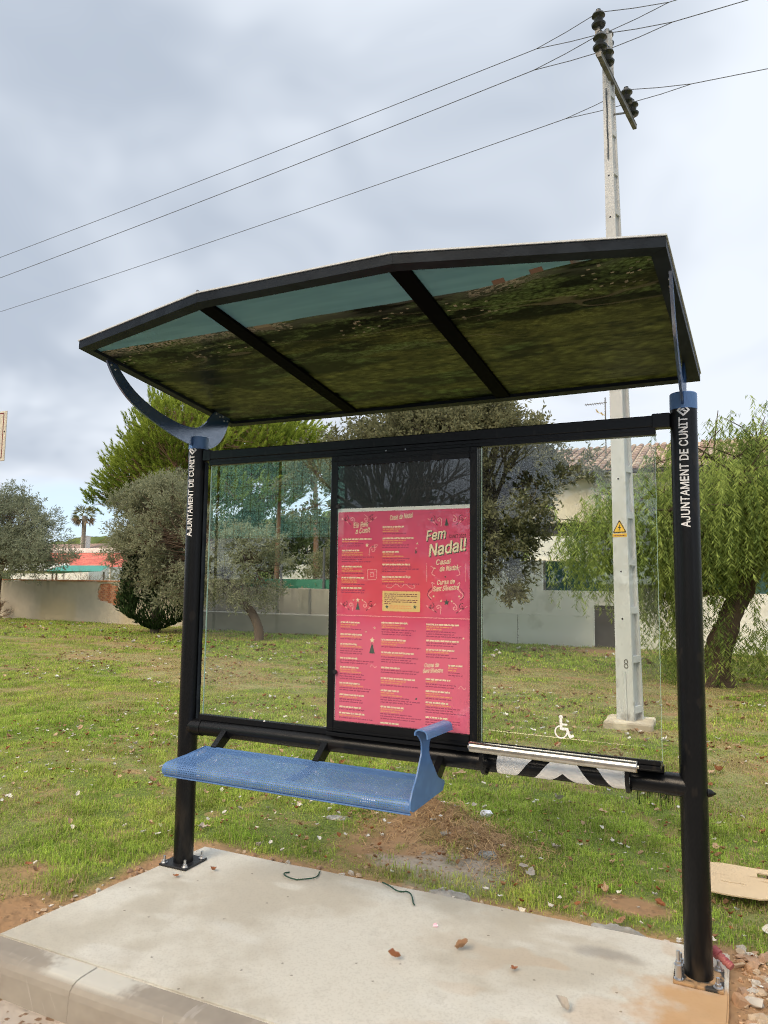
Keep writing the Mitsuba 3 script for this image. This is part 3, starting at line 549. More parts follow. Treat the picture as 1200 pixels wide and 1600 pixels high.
for cx, cz, sc, base in ((1.001, 1.322, 1.0, 0), (1.441, 1.322, 1.05, 0), (1.441, 1.712, 1.0, 1), (1.000, 1.725, 1.0, 1)):
    for s in (-1, 1):
        light.append(swirl(cx+s*0.036*sc, cz+0.004, 0.012*sc, 1.1, 0.3, s, 0.02)); dk.append(swirl(cx+s*0.068*sc, cz+0.010, 0.014*sc, 1.0, 1.2, -s))
        for q in range(4):
            a = (0.2+0.3*q); px, pz = cx+s*(0.045+0.013*q)*sc, cz-0.018+0.008*q
            (light if q % 2 else dk).append(sg.LineString([(px, pz), (px+s*0.007, pz+0.006)]).buffer(0.0018))
for s in (-1, 1):
    light.append(sg.LineString(spline([(1.437+s*0.052, 1.468), (1.437+s*0.066, 1.480), (1.437+s*0.058, 1.497), (1.437+s*0.072, 1.508)], 20)).buffer(0.0014))
    light.append(sg.LineString(spline([(1.437+s*0.066, 1.366), (1.437+s*0.080, 1.385), (1.437+s*0.060, 1.41), (1.437+s*0.066, 1.437), (1.437+s*0.054, 1.43)], 20)).buffer(0.0016))
    dk.append(sg.LineString(spline([(1.437+s*0.070, 1.360), (1.437+s*0.085, 1.383), (1.437+s*0.066, 1.412)], 20)).buffer(0.0014))
    light.append(sg.LineString(spline([(1.219+s*0.004, 1.412), (1.219+s*0.03, 1.424), (1.219+s*0.05, 1.410), (1.219+s*0.07, 1.413), (1.219+s*0.062, 1.424)], 20)).buffer(0.0012))
    light.append(sg.LineString([(1.437+s*0.092, 1.52), (1.437+s*0.092, 1.44)]).buffer(0.0009))
light += [swirl(1.075, 1.585, 0.017, 1.2, 2.0, 1, 0.02), swirl(1.09, 1.60, 0.010, 1.0, 0.5, -1), sg.box(1.050, 1.447, 1.095, 1.492).exterior.buffer(0.0012), sg.box(1.064, 1.459, 1.081, 1.480).exterior.buffer(0.001)]
for x, z in ((1.07, 1.045), (1.50, 0.978), (1.235, 1.455)): light.append(sg.LineString(spline([(x, z), (x+0.012, z+0.010), (x+0.022, z), (x+0.032, z+0.006)], 16)).buffer(0.0012))
key = obj('swirl_ornament', sheet(unary_union(light), PY-0.0003, 0.0002), 'ink_pink', PO); labels[key] = {'kind': 'stuff'}
key = obj('swirl_ornament', sheet(unary_union(dk), PY-0.0004, 0.0002), 'ink_dark', PO); labels[key] = {'kind': 'stuff'}

# ------------------------------------------------------------------ utility pole
pri('pole_concrete', mikit.proc(lambda p, n, uv: mikit.mix(mikit.mix((0.44, 0.448, 0.445), (0.59, 0.598, 0.60), mikit.fbm(p.x*6, p.y*6, p.z*1.5, 4)), (0.30, 0.29, 0.27),
    sm(0.60, 0.76, mikit.fbm(p.x*9, p.y*9, p.z*5, 4))*(0.25+0.6*(1-sm(0.3, 1.1, p.z))))), 0.9)
pri('footing_concrete', wear((0.40, 0.34, 0.26), (0.54, 0.48, 0.38), 7), 0.95)
PB, PT = np.array([1.615, 5.13, 0.0]), np.array([1.488, 5.22, 7.92])
TH = math.radians(-21)
def pole_pt(u, v, t):      # u across the front, v depth, t 0..1 up; tapering
    w, d = 0.099*(1-t)+0.041*t, 0.106*(1-t)+0.050*t
    c = PB+(PT-PB)*t; X, Y = u*w, v*d
    return c+np.array([X*math.cos(TH)-Y*math.sin(TH), X*math.sin(TH)+Y*math.cos(TH), 0])
def pole_block(u0, u1, v0, v1, t0, t1):
    pts = [pole_pt(u, v, t) for u in (u0, u1) for v in (v0, v1) for t in (t0, t1)]
    return trimesh.convex.convex_hull(np.array(pts))
UP = thing('utility_pole', 'tall tapered pale concrete power pole standing on the lawn behind the shelter', 'utility pole')
obj('shaft', cat([pole_block(-1, 1, -1, -0.72, 0.0, 1.0), pole_block(-1, 1, 0.72, 1, 0.0, 1.0), pole_block(-0.55, 0.55, -0.715, 0.715, 0.0, 0.999)]), 'pole_concrete', UP)
t = 0.012
while t < 0.97:
    obj('rung', pole_block(-0.985, 0.985, -0.7155, 0.7155, t, t+0.0085), 'pole_concrete', UP); t += 0.0655-0.006*t
obj('footing', warped(rbox(1.37, 1.85, 4.88, 5.38, -0.12, 0.018, 0.015).subdivide_to_size(0.06), 0.03, 8, 3), 'footing_concrete', UP, label='rough concrete footing')
NF = np.array([math.sin(TH), -math.cos(TH), 0]); UF = np.array([math.cos(TH), math.sin(TH), 0])
def on_front(poly, t, off, depth):
    c = pole_pt(0, -1, t); m = extrude(poly, depth); v = m.vertices
    m.vertices = c+v[:, :1]*UF+v[:, 1:2]*np.array([0, 0, 1.0])+(v[:, 2:3]+off)*NF; return m
for t in np.arange(0.135, 0.92, 0.0635): obj('bolt_hole', on_front(sg.Point(0.0, 0).buffer(0.011, 6), t, 0.0, 0.0015), 'case_back', UP)
tri = lambda r: sg.Polygon([(0, r), (r*0.93, -r*0.62), (-r*0.93, -r*0.62)]).buffer(0.008)
pri('sign_yellow', (0.74, 0.46, 0.05), 0.5)
ws = obj('warning_sign', on_front(unary_union([tri(0.074), sg.box(-0.082, -0.098, 0.082, -0.062)]), 0.258, 0.002, 0.002), 'sign_yellow', UP, label='yellow triangular high voltage warning sign')
obj('symbol', on_front(unary_union([tri(0.071).difference(tri(0.055)), sg.Polygon([(0.012, 0.045), (-0.018, -0.002), (0.0, 0.0), (-0.006, -0.034), (0.020, 0.010), (0.002, 0.008)])]), 0.258, 0.0045, 0.001), 'plate_paint', ws)
obj('lettering', on_front(unary_union([sg.box(-0.07+0.018*i, -0.089, -0.058+0.018*i, -0.077) for i in range(8)]), 0.258, 0.0045, 0.0008), 'ink_dark', ws)
mt = meshkit.text_mesh('8', 0.095, 0.002); vv = mt.vertices; cc = pole_pt(0.25, -1, 0.070)
mt.vertices = cc+(vv[:, :1]-0.04)*UF*0.75+vv[:, 1:2]*np.array([0, 0, 1.0])+(vv[:, 2:3]+0.001)*NF; obj('lettering', mt, 'galvanised', UP, label='small dark painted figure 8')
obj('conduit', tube([pole_pt(0.22, -1.0, 0.002)+NF*0.014, pole_pt(0.18, -1.0, 0.03)+NF*0.012, pole_pt(0.14, -1.0, 0.066)+NF*0.012], 0.011, 10), 'pole_concrete', UP, 30)
pri('galvanised', wear((0.13, 0.125, 0.11), (0.22, 0.21, 0.19), 10), 0.6, metallic=0.3)
pri('insulator_glaze', (0.022, 0.026, 0.027), 0.22, specular=0.7)
AD = np.array([0.1385, 0.990, 0]); AP = np.array([-AD[1], AD[0], 0])
def arm_block(p0, p1, hw, z0, z1): 
    pts = [p+AP*s*hw+np.array([0, 0, z]) for p in (np.array(p0), np.array(p1)) for s in (-1, 1) for z in (z0, z1)]; return trimesh.convex.convex_hull(np.array(pts))
a0, a1 = np.array([1.468, 4.70, 7.30]), np.array([1.685, 6.22, 7.30])
obj('crossarm', cat([arm_block(a0, a1, 0.024, -0.045, 0.0), arm_block(a0, a1, 0.028, 0.001, 0.010)]), 'galvanised', UP, label='dark steel crossarm')
obj('brace', tube([np.array([1.60, 5.85, 7.27]), pole_pt(0.9, 0.6, 0.868)], 0.012, 8), 'galvanised', UP)
b0, b1 = np.array([1.415, 4.985, 7.80]), np.array([1.475, 5.44, 7.80])
obj('top_bracket', cat([arm_block(b0, b1, 0.028, -0.05, 0.0), arm_block(b0+[0, 0, -0.3], b0+AD*0.06+[0, 0, -0.3], 0.026, 0, 0.26)]), 'galvanised', UP)
def insulator(c):
    x, y, z = c
    pr_ = [(0, 0.07), (0.03, 0.07), (0.075, 0.082), (0.082, 0.10), (0.05, 0.115), (0.036, 0.128), (0.045, 0.145), (0.052, 0.160), (0.036, 0.175), (0.05, 0.19), (0.076, 0.205), (0.072, 0.222), (0.030, 0.238), (0.026, 0.262), (0.030, 0.280), (0, 0.286)]
    k = obj('insulator', lathe(pr_, 24, (x, y, z)), 'insulator_glaze', UP, 35)
    obj('pin', cyl((x, y, z-0.02), (x, y, z+0.072), 0.016, 12), 'galvanised', k)
    obj('tie', lathe([(0.026, 0.240), (0.036, 0.246), (0.036, 0.258), (0.026, 0.262)], 16, (x, y, z)), 'galvanised', k, 30)
    return np.array([x, y, z+0.252])
tops = []
for p in (b0+AD*0.05, b1-AD*0.05, a0+AD*0.05, a0+AD*0.33, a1-AD*0.40, a1-AD*0.12): tops.append(insulator(p+np.array([0, 0, 0.0])))
ch = [pole_pt(0.1, -1, 0.905-0.010*i)+NF*(0.014+0.006*math.sin(i*1.3)) for i in range(12)]
obj('hanging_lead', tube(ch, 0.008, 6), 'insulator_glaze', UP)
pri('cable', (0.10, 0.105, 0.115), 0.6)
def cable_pts(a, b, sag, n=70):
    t = np.linspace(0, 1, n)**1.5; p = a+(b-a)*t[:, None]; p[:, 2] -= 4*sag*t*(1-t); return p
ends = [((-40, 9.05, 8.2), 0.32, (30, 5.4, 9.2)), ((-40, 7.5, 6.65), 0.50, (30, 5.6, 9.0)), ((-40, 10.75, 8.15), 0.43, (30, 9.0, 8.6))]
for i, (lab, (l, sg_, r)) in enumerate(zip(('uppermost dark overhead cable tied to the pole top insulators', 'middle dark overhead cable tied to the near end of the crossarm', 'lowest dark overhead cable tied to the far end of the crossarm'), ends)):
    a, b = tops[2*i], tops[2*i+1]; mid = (a+b)/2
    L, R = cable_pts(mid, np.array(l), sg_), cable_pts(mid, np.array(r), 0.25)
    jl, jr = L[np.argmin(abs(L[:, 0]-(mid[0]-0.75)))], R[np.argmin(abs(R[:, 0]-(mid[0]+0.75)))]
    ms = [tube(L[L[:, 0] <= jl[0]+1e-6], 0.0048, 6), tube(R[R[:, 0] >= jr[0]-1e-6], 0.0048, 6)]
    for q in (a, b): ms += [tube([jl, jl*0.5+q*0.5+np.array([0, 0, -0.01]), q], 0.0045, 6), tube([q, jr*0.5+q*0.5+np.array([0, 0, -0.01]), jr], 0.0045, 6)]
    k = numbered('power_line'); labels[k] = {'label': lab, 'category': 'cable'}; scene[k] = mikit.ply(cat(ms), 'cable')

# ------------------------------------------------------------------ walls and buildings behind the lawn
def wall_col(p, n, uv):
    f = mikit.fbm(p.x*0.7, p.z*1.2, 0, 4); s = mikit.fbm(p.x*3.2, p.z*0.35, 3.0, 3); g = mikit.fbm(p.x*12, p.z*12, 1.0, 3)
    c = mikit.mix((0.44, 0.385, 0.30), (0.56, 0.50, 0.41), f*0.6+g*0.4)
    c = mikit.mix(c, (0.33, 0.295, 0.235), sm(0.50, 0.68, s)*sm(0.55, 1.3, p.z)*0.8)
    return mikit.mix(c, (0.45, 0.37, 0.22), sm(0.56, 0.70, mikit.fbm(p.x*1.1, 0, 4.4, 3))*(1-sm(0.4, 1.1, p.z))*0.6)
scene['old_render'] = {'type': 'twosided', 'bsdf': {'type': 'diffuse', 'reflectance': mikit.proc(wall_col)}}
pri('grey_render', mikit.proc(lambda p, n, uv: mikit.mix(mikit.mix((0.30, 0.285, 0.25), (0.42, 0.40, 0.35), mikit.fbm(p.x*1.5, p.z*3, 0, 4)), (0.12, 0.11, 0.095), sm(0.50, 0.7, mikit.fbm(p.x*4, p.z*0.5, 0, 3))*sm(0.5, 1.2, p.z)*0.7)), 0.95)
brick_cols = [(0.40, 0.155, 0.075), (0.46, 0.20, 0.10), (0.36, 0.13, 0.065), (0.50, 0.25, 0.14)]
for i, c in enumerate(brick_cols): pri(f'brick_{"abcd"[i]}', c, 0.95)
pri('mortar', (0.42, 0.34, 0.26), 1.0)
CW = thing('concrete_wall', 'old stained rendered garden wall with a patch of bare bricks', 'wall')
patch = sg.Polygon([(-15.98, 1.02), (-15.86, 1.22), (-15.5, 1.26), (-15.1, 1.20), (-14.9, 0.85), (-15.05, 0.50), (-15.5, 0.62), (-15.95, 0.72)])
face = sg.box(-34, -0.25, -11.95, 1.30).difference(patch)
m = extrude(face, 0.03); m.apply_transform(XZ); m.apply_translation((0, 14.5, 0))
obj('render_coat', m, 'old_render', CW); obj('core', box(-34, -11.95, 14.5005, 14.72, -0.25, 1.295), 'mortar', CW)
for r in range(0, 13):
    z = 0.50+r*0.062
    for k in range(9):
        x = -16.06+k*0.135+(0.067 if r % 2 else 0); q = sg.box(x, z, x+0.125, z+0.052)
        if patch.contains(q.centroid) and q.intersection(patch.buffer(-0.01)).area > 0.004:
            obj('brick', rbox(x, x+0.125, 14.482+0.006*((r*3+k) % 3), 14.52, z, z+0.052, 0.004), f'brick_{"abcd"[(r*5+k*3) % 4]}', CW)
for k in range(49):
    x = -34+k*0.45; obj('coping', rbox(x+0.01, x+0.44, 14.43+0.006*((k*7) % 4), 14.77, 1.296+0.004*((k*5) % 4), 1.345+0.012*((k*3) % 3), 0.008), f'brick_{"bdab"[k % 4]}', CW)
GW = thing('garden_wall', 'low grey rendered wall with piers and a ledge seen through the left glass', 'wall')
obj('lower_wall', rbox(-11.94, -4.6, 14.05, 14.5, -0.25, 0.50, 0.02), 'grey_render', GW)
obj('upper_wall', box(-11.94, -4.6, 14.30, 14.48, 0.495, 1.20), 'grey_render', GW)
for x in np.arange(-11.3, -4.7, 1.05): obj('pier', rbox(x, x+0.34, 14.18, 14.302, 0.496, 1.22, 0.01), 'grey_render', GW)
pri('green_tarp', wear((0.03, 0.16, 0.10), (0.05, 0.22, 0.15), 3), 0.6)
GF = thing('fence', 'green screened fence with dark posts above the garden wall', 'fence')
obj('screen', box(-11.94, -4.6, 14.60, 14.615, 1.15, 1.46), 'green_tarp', GF)
for x in (-11.2, -8.95, -7.55, -5.4): obj('post', cyl((x, 14.55, -0.2), (x, 14.55, 2.35), 0.035, 10), 'cable', GF)
pri('white_wall', mikit.proc(lambda p, n, uv: mikit.mix(mikit.mix((0.76, 0.76, 0.70), (0.86, 0.855, 0.80), mikit.fbm(p.x*0.9, p.z*1.6, 0, 4)), (0.48, 0.47, 0.40), sm(0.54, 0.72, mikit.fbm(p.x*2.4, p.z*2.2, 2.0, 4))*0.35+0.25*sm(0.25, -0.05, p.z))), 0.95)
pri('white_block', wear((0.70, 0.70, 0.66), (0.78, 0.78, 0.74), 1.0), 0.9)
pri('beige_wall', wear((0.66, 0.60, 0.49), (0.76, 0.70, 0.58), 1.2), 0.9)
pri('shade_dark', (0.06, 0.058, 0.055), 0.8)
pri('door_grey', mikit.proc(lambda p, n, uv: mikit.mix((0.085, 0.078, 0.078), (0.13, 0.12, 0.118), mikit.fbm(p.x*5, p.z*5, 0, 3))), 0.6)
pri('yellow_paint', (0.62, 0.44, 0.12), 0.9); pri('red_awning', wear((0.42, 0.10, 0.075), (0.50, 0.15, 0.11), 2), 0.8)
pri('house_screen', mikit.proc(lambda p, n, uv: mikit.mix((0.012, 0.05, 0.05), (0.025, 0.085, 0.08), mikit.fbm(p.x*22, p.z*3, 0, 3))), 0.7)
YW = thing('boundary_wall', 'white painted boundary wall with a grey door and green screening on top', 'wall')
DX0, DX1 = -0.255, 0.62
obj('lower_course', extrude(unary_union([sg.box(-4.6, -0.4, DX0, 0.668), sg.box(DX1, -0.4, 12, 0.668)]), 0.20).apply_transform(XZ).apply_translation((0, 14.68, 0)), 'white_wall', YW)
obj('upper_course', extrude(sg.box(-4.6, 0.672, 12, 1.262).difference(sg.box(DX0, 0.6, DX1, 0.93)), 0.19).apply_transform(XZ).apply_translation((0, 14.675, 0)), 'white_wall', YW)
obj('tall_panel', box(-4.6, -1.44, 14.50, 14.67, 1.263, 1.98), 'white_wall', YW)
for x in (-2.05,): obj('joint', box(x, x+0.02, 14.4785, 14.50, -0.3, 0.66), 'grey_render', YW)
dr_ = obj('door', rbox(DX0+0.02, DX1-0.02, 14.54, 14.58, -0.3, 0.84, 0.005), 'door_grey', YW, label='dark grey sunken door')
obj('lintel', box(DX0+0.01, DX1-0.01, 14.50, 14.60, 0.845, 0.928), 'shade_dark', dr_)
obj('door_frame', box(DX0, DX0+0.035, 14.475, 14.56, -0.3, 0.94), 'white_block', dr_)
obj('screening', box(-1.38, 12, 14.62, 14.64, 1.264, 1.97), 'house_screen', YW, label='dark green screening cloth')
for x in (-1.40, 1.2, 3.9, 6.6): obj('post', cyl((x, 14.60, 1.10), (x, 14.60, 1.99), 0.028, 10), 'galvanised', YW)
HS = thing('house', 'cream two storey house with a clay tile roof behind the white wall', 'house')
obj('ground_storey', box(-2.6, 12, 18.0, 26, -0.3, 2.795), 'white_block', HS)
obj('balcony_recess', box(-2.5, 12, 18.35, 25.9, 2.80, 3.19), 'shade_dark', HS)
obj('upper_storey', box(-2.6, 12, 18.02, 26, 3.195, 4.46), 'beige_wall', HS)
obj('sill', rbox(-2.65, 12, 17.93, 18.05, 2.06, 2.115, 0.01), 'beige_wall', HS)
obj('eave', rbox(-2.9, 12.3, 17.45, 18.4, 4.462, 4.53, 0.01), 'white_block', HS)
obj('gutter', tube([(-2.9, 17.42, 4.50), (12.3, 17.42, 4.50)], 0.06, 10), 'shade_dark', HS)
obj('balcony_lamp', lathe([(0, 0), (0.05, 0.02), (0.06, 0.16), (0.02, 0.22), (0, 0.23)], 12, (-0.62, 17.9, 3.72)), 'bolt_dark', HS, 30)
roof = obj('roof', trimesh.convex.convex_hull(np.array([(-2.95, 17.40, 4.535), (12.35, 17.40, 4.535), (-2.95, 22, 6.02), (12.35, 22, 6.02), (-2.95, 26.5, 4.535), (12.35, 26.5, 4.535)])), 'mortar', HS)
tile_cols = [(0.27, 0.185, 0.145), (0.33, 0.235, 0.185), (0.23, 0.16, 0.13), (0.32, 0.26, 0.21)]
for i, c in enumerate(tile_cols): pri(f'clay_{"abcd"[i]}', c, 0.9)
aa = np.linspace(0, np.pi, 7); hs = np.stack([np.cos(aa)*0.085, np.sin(aa)*0.06], 1)
def tile_row(x, y0, y1):
    z = lambda y: 4.545+(y-17.40)*(1.485/4.6); V = []
    for y, lift, s in ((y0, 0.03, 1.0), (y1, 0.008, 0.9)):
        V += [(x+hx*s, y, z(y)+lift+hz*s) for hx, hz in hs]
    n = len(hs); F = [(i, i+1, n+i+1) for i in range(n-1)]+[(i, n+i+1, n+i) for i in range(n-1)]+[(0, i, i+1) for i in range(1, n-1)]
    return trimesh.Trimesh(V, F, process=False)
near_tiles, rest = [], {k: [] for k in 'abcd'}
ci = 0
for k in range(44):
    x = -2.85+k*0.235
    for r in range(10):
        m = tile_row(x, 17.36+r*0.46, 17.36+(r+1)*0.46+0.05); c = 'abcd'[(k*7+r*11+(k*r) % 3) % 4]
        if -1.4 < x < 3.6 and r < 10 and len(near_tiles) < 220: near_tiles.append(1); obj('tile', m, f'clay_{c}', roof)
        else: rest[c].append(m)
for c, ms in rest.items():
    key = obj('tile_field', cat(ms), f'clay_{c}', roof); labels[key] = {'kind': 'stuff'}
AN = thing('television_antenna', 'thin rooftop television antenna with a small comb of rods', 'antenna')
obj('mast', cyl((-0.55, 19.2, 4.9), (-0.55, 19.2, 7.05), 0.018, 8), 'galvanised', AN)
obj('boom', tube([(-1.15, 19.2, 6.88), (-0.50, 19.2, 6.90)], 0.012, 6), 'galvanised', AN)
for i in range(9): obj('rod', cyl((-1.12+i*0.07, 19.05, 6.88), (-1.12+i*0.07, 19.35, 6.88), 0.006, 5), 'galvanised', AN)
obj('reflector', cat([box(-0.66, -0.64, 19.0, 19.4, 6.55, 6.575), box(-0.80, -0.78, 19.0, 19.4, 6.65, 6.675), tube([(-0.82, 19.2, 6.64), (-0.55, 19.2, 6.5)], 0.008, 5)]), 'yellow_paint', AN)

# farther houses and awnings on the left
WB = thing('white_house', 'white house with yellow vertical stripes seen through the left glass', 'house')
obj('wall', box(-19.5, -9.0, 30, 38, -0.3, 3.5), 'white_block', WB)
for x in (-15.6, -12.6, -10.0): obj('stripe', box(x, x+0.30, 29.96, 30.0, 1.2, 3.4), 'yellow_paint', WB)
obj('roof', box(-19.7, -8.8, 29.8, 38.2, 3.501, 3.62), 'clay_b', WB)
RH = thing('market_awning', 'long red awning roof beyond the old wall', 'awning')
obj('canopy', trimesh.convex.convex_hull(np.array([(-38.5, 26, 2.0), (-24.0, 26, 2.0), (-38.5, 30, 2.95), (-24.0, 30, 2.95)])), 'red_awning', RH)
for x in (-38, -34.5, -31, -27.5, -24.3): obj('post', cyl((x, 26.2, -0.3), (x, 26.2, 2.0), 0.05, 8), 'white_block', RH)
obj('ridge_beam', box(-38.6, -23.9, 29.9, 30.1, 2.96, 3.25), 'white_block', RH)
TA = thing('tarpaulin', 'teal tarpaulin roof edge just above the old wall', 'tarpaulin'); pri('teal_tarp', (0.05, 0.25, 0.21), 0.6)
obj('sheet', trimesh.convex.convex_hull(np.array([(-27.6, 22, 1.72), (-23.8, 22, 1.72), (-27.6, 23.2, 2.02), (-24.4, 23.2, 2.02), (-27.6, 22.6, 1.6)])), 'teal_tarp', TA)
for x in (-27.4, -24.0): obj('post', cyl((x, 22.4, -0.3), (x, 22.4, 1.70), 0.04, 8), 'galvanised', TA)
for i, (x0, x1, z, lab) in enumerate(((-34.5, -28.2, 2.0, 'long white tarpaulin roof left of the teal one'), (-23.5, -18.5, 1.85, 'short white tarpaulin roof right of the teal one'))):
    t_ = thing('tarpaulin', lab, 'tarpaulin')
    obj('sheet', trimesh.convex.convex_hull(np.array([(x0, 23, z-0.25), (x1, 23, z-0.25), (x0+0.6, 24.5, z+0.15), (x1-0.4, 24.5, z+0.15), (x0, 23.8, z-0.4), (x1, 23.8, z-0.4)])), 'white_block', t_)
    for x in (x0+0.2, x1-0.2): obj('post', cyl((x, 23.5, -0.3), (x, 23.5, z-0.30), 0.04, 8), 'galvanised', t_)
TH_ = thing('tile_roof_house', 'small white gabled house with a brown tile roof far behind the awnings', 'house')
obj('wall', trimesh.convex.convex_hull(np.array([(-61, 46, -0.3), (-50.5, 46, -0.3), (-61, 56, -0.3), (-50.5, 56, -0.3), (-61, 46, 3.2), (-61, 56, 3.2), (-50.5, 46, 3.2), (-50.5, 56, 3.2), (-50.5, 51, 4.7), (-61, 51, 4.7)])), 'white_block', TH_)
rf = obj('roof', cat([trimesh.convex.convex_hull(np.array([(-61.4, 45.4, 3.1), (-50.2, 45.4, 3.1), (-61.4, 51, 4.85), (-50.2, 51, 4.85), (-61.4, 51, 4.7), (-50.2, 51, 4.7)])), trimesh.convex.convex_hull(np.array([(-61.4, 56.6, 3.1), (-50.2, 56.6, 3.1), (-61.4, 51.01, 4.85), (-50.2, 51.01, 4.85), (-61.4, 51.01, 4.7), (-50.2, 51.01, 4.7)]))]), 'clay_c', TH_)
obj('chimney', rbox(-54.5, -53.8, 48.5, 49.1, 3.9, 5.5, 0.03), 'white_block', rf)
SG = thing('street_sign', 'edge of a pale road sign plate with a dark red border at the left', 'sign')
pri('sign_face', (0.55, 0.50, 0.40), 0.5); pri('sign_red', (0.16, 0.02, 0.02), 0.5)
sgx0, sgx1 = -1.30, -0.874
obj('plate', rbox(sgx0, sgx1, -0.503, -0.497, 2.048, 2.318, 0.002), 'sign_face', SG)
q = sg.box(sgx0+0.02, 2.062, sgx1-0.019, 2.308); obj('border', sheet(q.buffer(-0.008).buffer(0.008).difference(q.buffer(-0.0055)), -0.5032, 0.0004), 'sign_red', SG)
obj('rivet', sheet(sg.Point(sgx1-0.009, 2.205).buffer(0.0035), -0.5032, 0.002), 'plate_paint', SG)
obj('post', cyl((-1.10, -0.465, -0.3), (-1.10, -0.465, 2.40), 0.03, 20), 'galvanised', SG, 30)

# ------------------------------------------------------------------ vegetation
scene['leaf'] = {'type': 'principledthin', 'base_color': vcol, 'roughness': 0.55, 'diff_trans': 0.9, 'spec_trans': 0.0}
scene['leaf_gloss'] = {'type': 'principledthin', 'base_color': vcol, 'roughness': 0.38, 'diff_trans': 0.35, 'spec_trans': 0.0}
scene['leaf_matt'] = {'type': 'twosided', 'bsdf': {'type': 'diffuse', 'reflectance': vcol}}
def bark(name, a, b, s=6): return pri(name, mikit.proc(lambda p, n, uv: mikit.mix(a, b, mikit.fbm(p.x*s, p.y*s, p.z*s*0.35, 4))), 0.95)
bark('bark_olive', (0.065, 0.042, 0.030), (0.185, 0.130, 0.095)); bark('bark_pine', (0.12, 0.075, 0.05), (0.27, 0.16, 0.10)); bark('bark_dark', (0.045, 0.036, 0.028), (0.13, 0.105, 0.08)); bark('bark_pepper', (0.040, 0.028, 0.020), (0.13, 0.092, 0.062)); bark('bark_grey', (0.14, 0.12, 0.10), (0.28, 0.25, 0.21))

def unit(v): return v/(np.linalg.norm(v, axis=-1, keepdims=True)+1e-12)
def rhombs(c, d, l, w, rng, flop=0.0):
    """Leaf quads at c along d, length l, width w: (vertices, triangles)."""
    n = len(c); d = unit(d); r = unit(np.cross(d, unit(rng.normal(size=(n, 3))+np.array([0, 0, 0.3])))); l = np.broadcast_to(l, (n,))[:, None]; w = np.broadcast_to(w, (n,))[:, None]
    nr = np.cross(d, r)
    v = np.stack([c, c+d*l*0.45+r*w*0.5+nr*w*0.12, c+d*l+nr*l*flop, c+d*l*0.45-r*w*0.5+nr*w*0.12], 1).reshape(-1, 3)
    f = (np.array([[0, 1, 2], [0, 2, 3]])[None]+(np.arange(n)*4)[:, None, None]).reshape(-1, 3)
    return v, f
def colours(base, var, n, rng, rep):
    base = np.asarray(base); k = rng.uniform(1-var, 1+var, (n, 1)); h = 1+rng.normal(0, var*0.35, (n, 3))
    return np.repeat(np.clip(base*k*h, 0.004, 0.9), rep, axis=0)
def add_leaves(name, parent, parts, m, **lab):
    V, F, Cc, o = [], [], [], 0
    for v, f, c in parts: V.append(v); F.append(f+o); Cc.append(c); o += len(v)
    key = obj(name, trimesh.Trimesh(np.vstack(V), np.vstack(F), process=False), m, parent, color=np.vstack(Cc))
    labels[key] = {'kind': 'stuff', **lab}; return key
def clusters(ells, n, rng, gap=0.46, fq=0.9, shell=0.45):
    """Points in a union of ellipsoids (cx, cy, cz, rx, ry, rz), denser outside, with noise gaps."""
    E = np.asarray(ells, float); wt = E[:, 3]*E[:, 4]*E[:, 5]; out = np.zeros((0, 3))
    while len(out) < n:
        k = rng.choice(len(E), 6*n, p=wt/wt.sum()); u = unit(rng.normal(size=(6*n, 3))); r = rng.uniform(shell**3, 1, 6*n)**(1/3)
        p = E[k, :3]+u*r[:, None]*E[k, 3:]*(0.86+0.30*meshkit.noise(E[k, :3]+u*2.3, 5))[:, None]
        out = np.vstack([out, p[meshkit.fbm(p*fq, 3, 11) > gap]])
    return out[:n]
def skeleton(base, forks, pts, rng, r0, nl, wig=0.10, rt=0.006, twig_every=1, stem=None):
    """Trunk tubes from base through forks, limbs to groups of the points, twigs to the points: (trunk meshes, branch meshes)."""
    from scipy.cluster.vq import kmeans2
    trunk = tube(spline(np.vstack([base, forks]), 26) if stem is None else stem, np.linspace(r0, r0*0.62, 26 if stem is None else len(stem)), 12)
    tv = trunk.vertices; tv += (meshkit.fbm(tv*5, 3, 2)-0.5)[:, None]*r0*0.5*unit(tv-np.asarray(base)); top = np.asarray(forks[-1])
    cen, lab = kmeans2(pts, nl, seed=4, minit='points'); out = []; tw = []
    for k in range(nl):
        g = pts[lab == k]
        if not len(g): continue
        c = g.mean(0); mid = (top+c)/2+rng.normal(0, wig, 3)+np.array([0, 0, 0.10*np.linalg.norm(c-top)]); L = spline(np.array([top, mid, c]), 12)
        out.append(tube(L, np.linspace(r0*0.42, rt*2.2, 12), 7))
        for q in g[::twig_every]:
            a = L[int(rng.integers(4, 12))]; m2 = (a+q)/2+rng.normal(0, wig*0.7, 3); tw.append(tube(spline(np.array([a, m2, q]), 6), np.linspace(rt*1.6, rt*0.6, 6), 4, cap=False))
    return trunk, out, tw
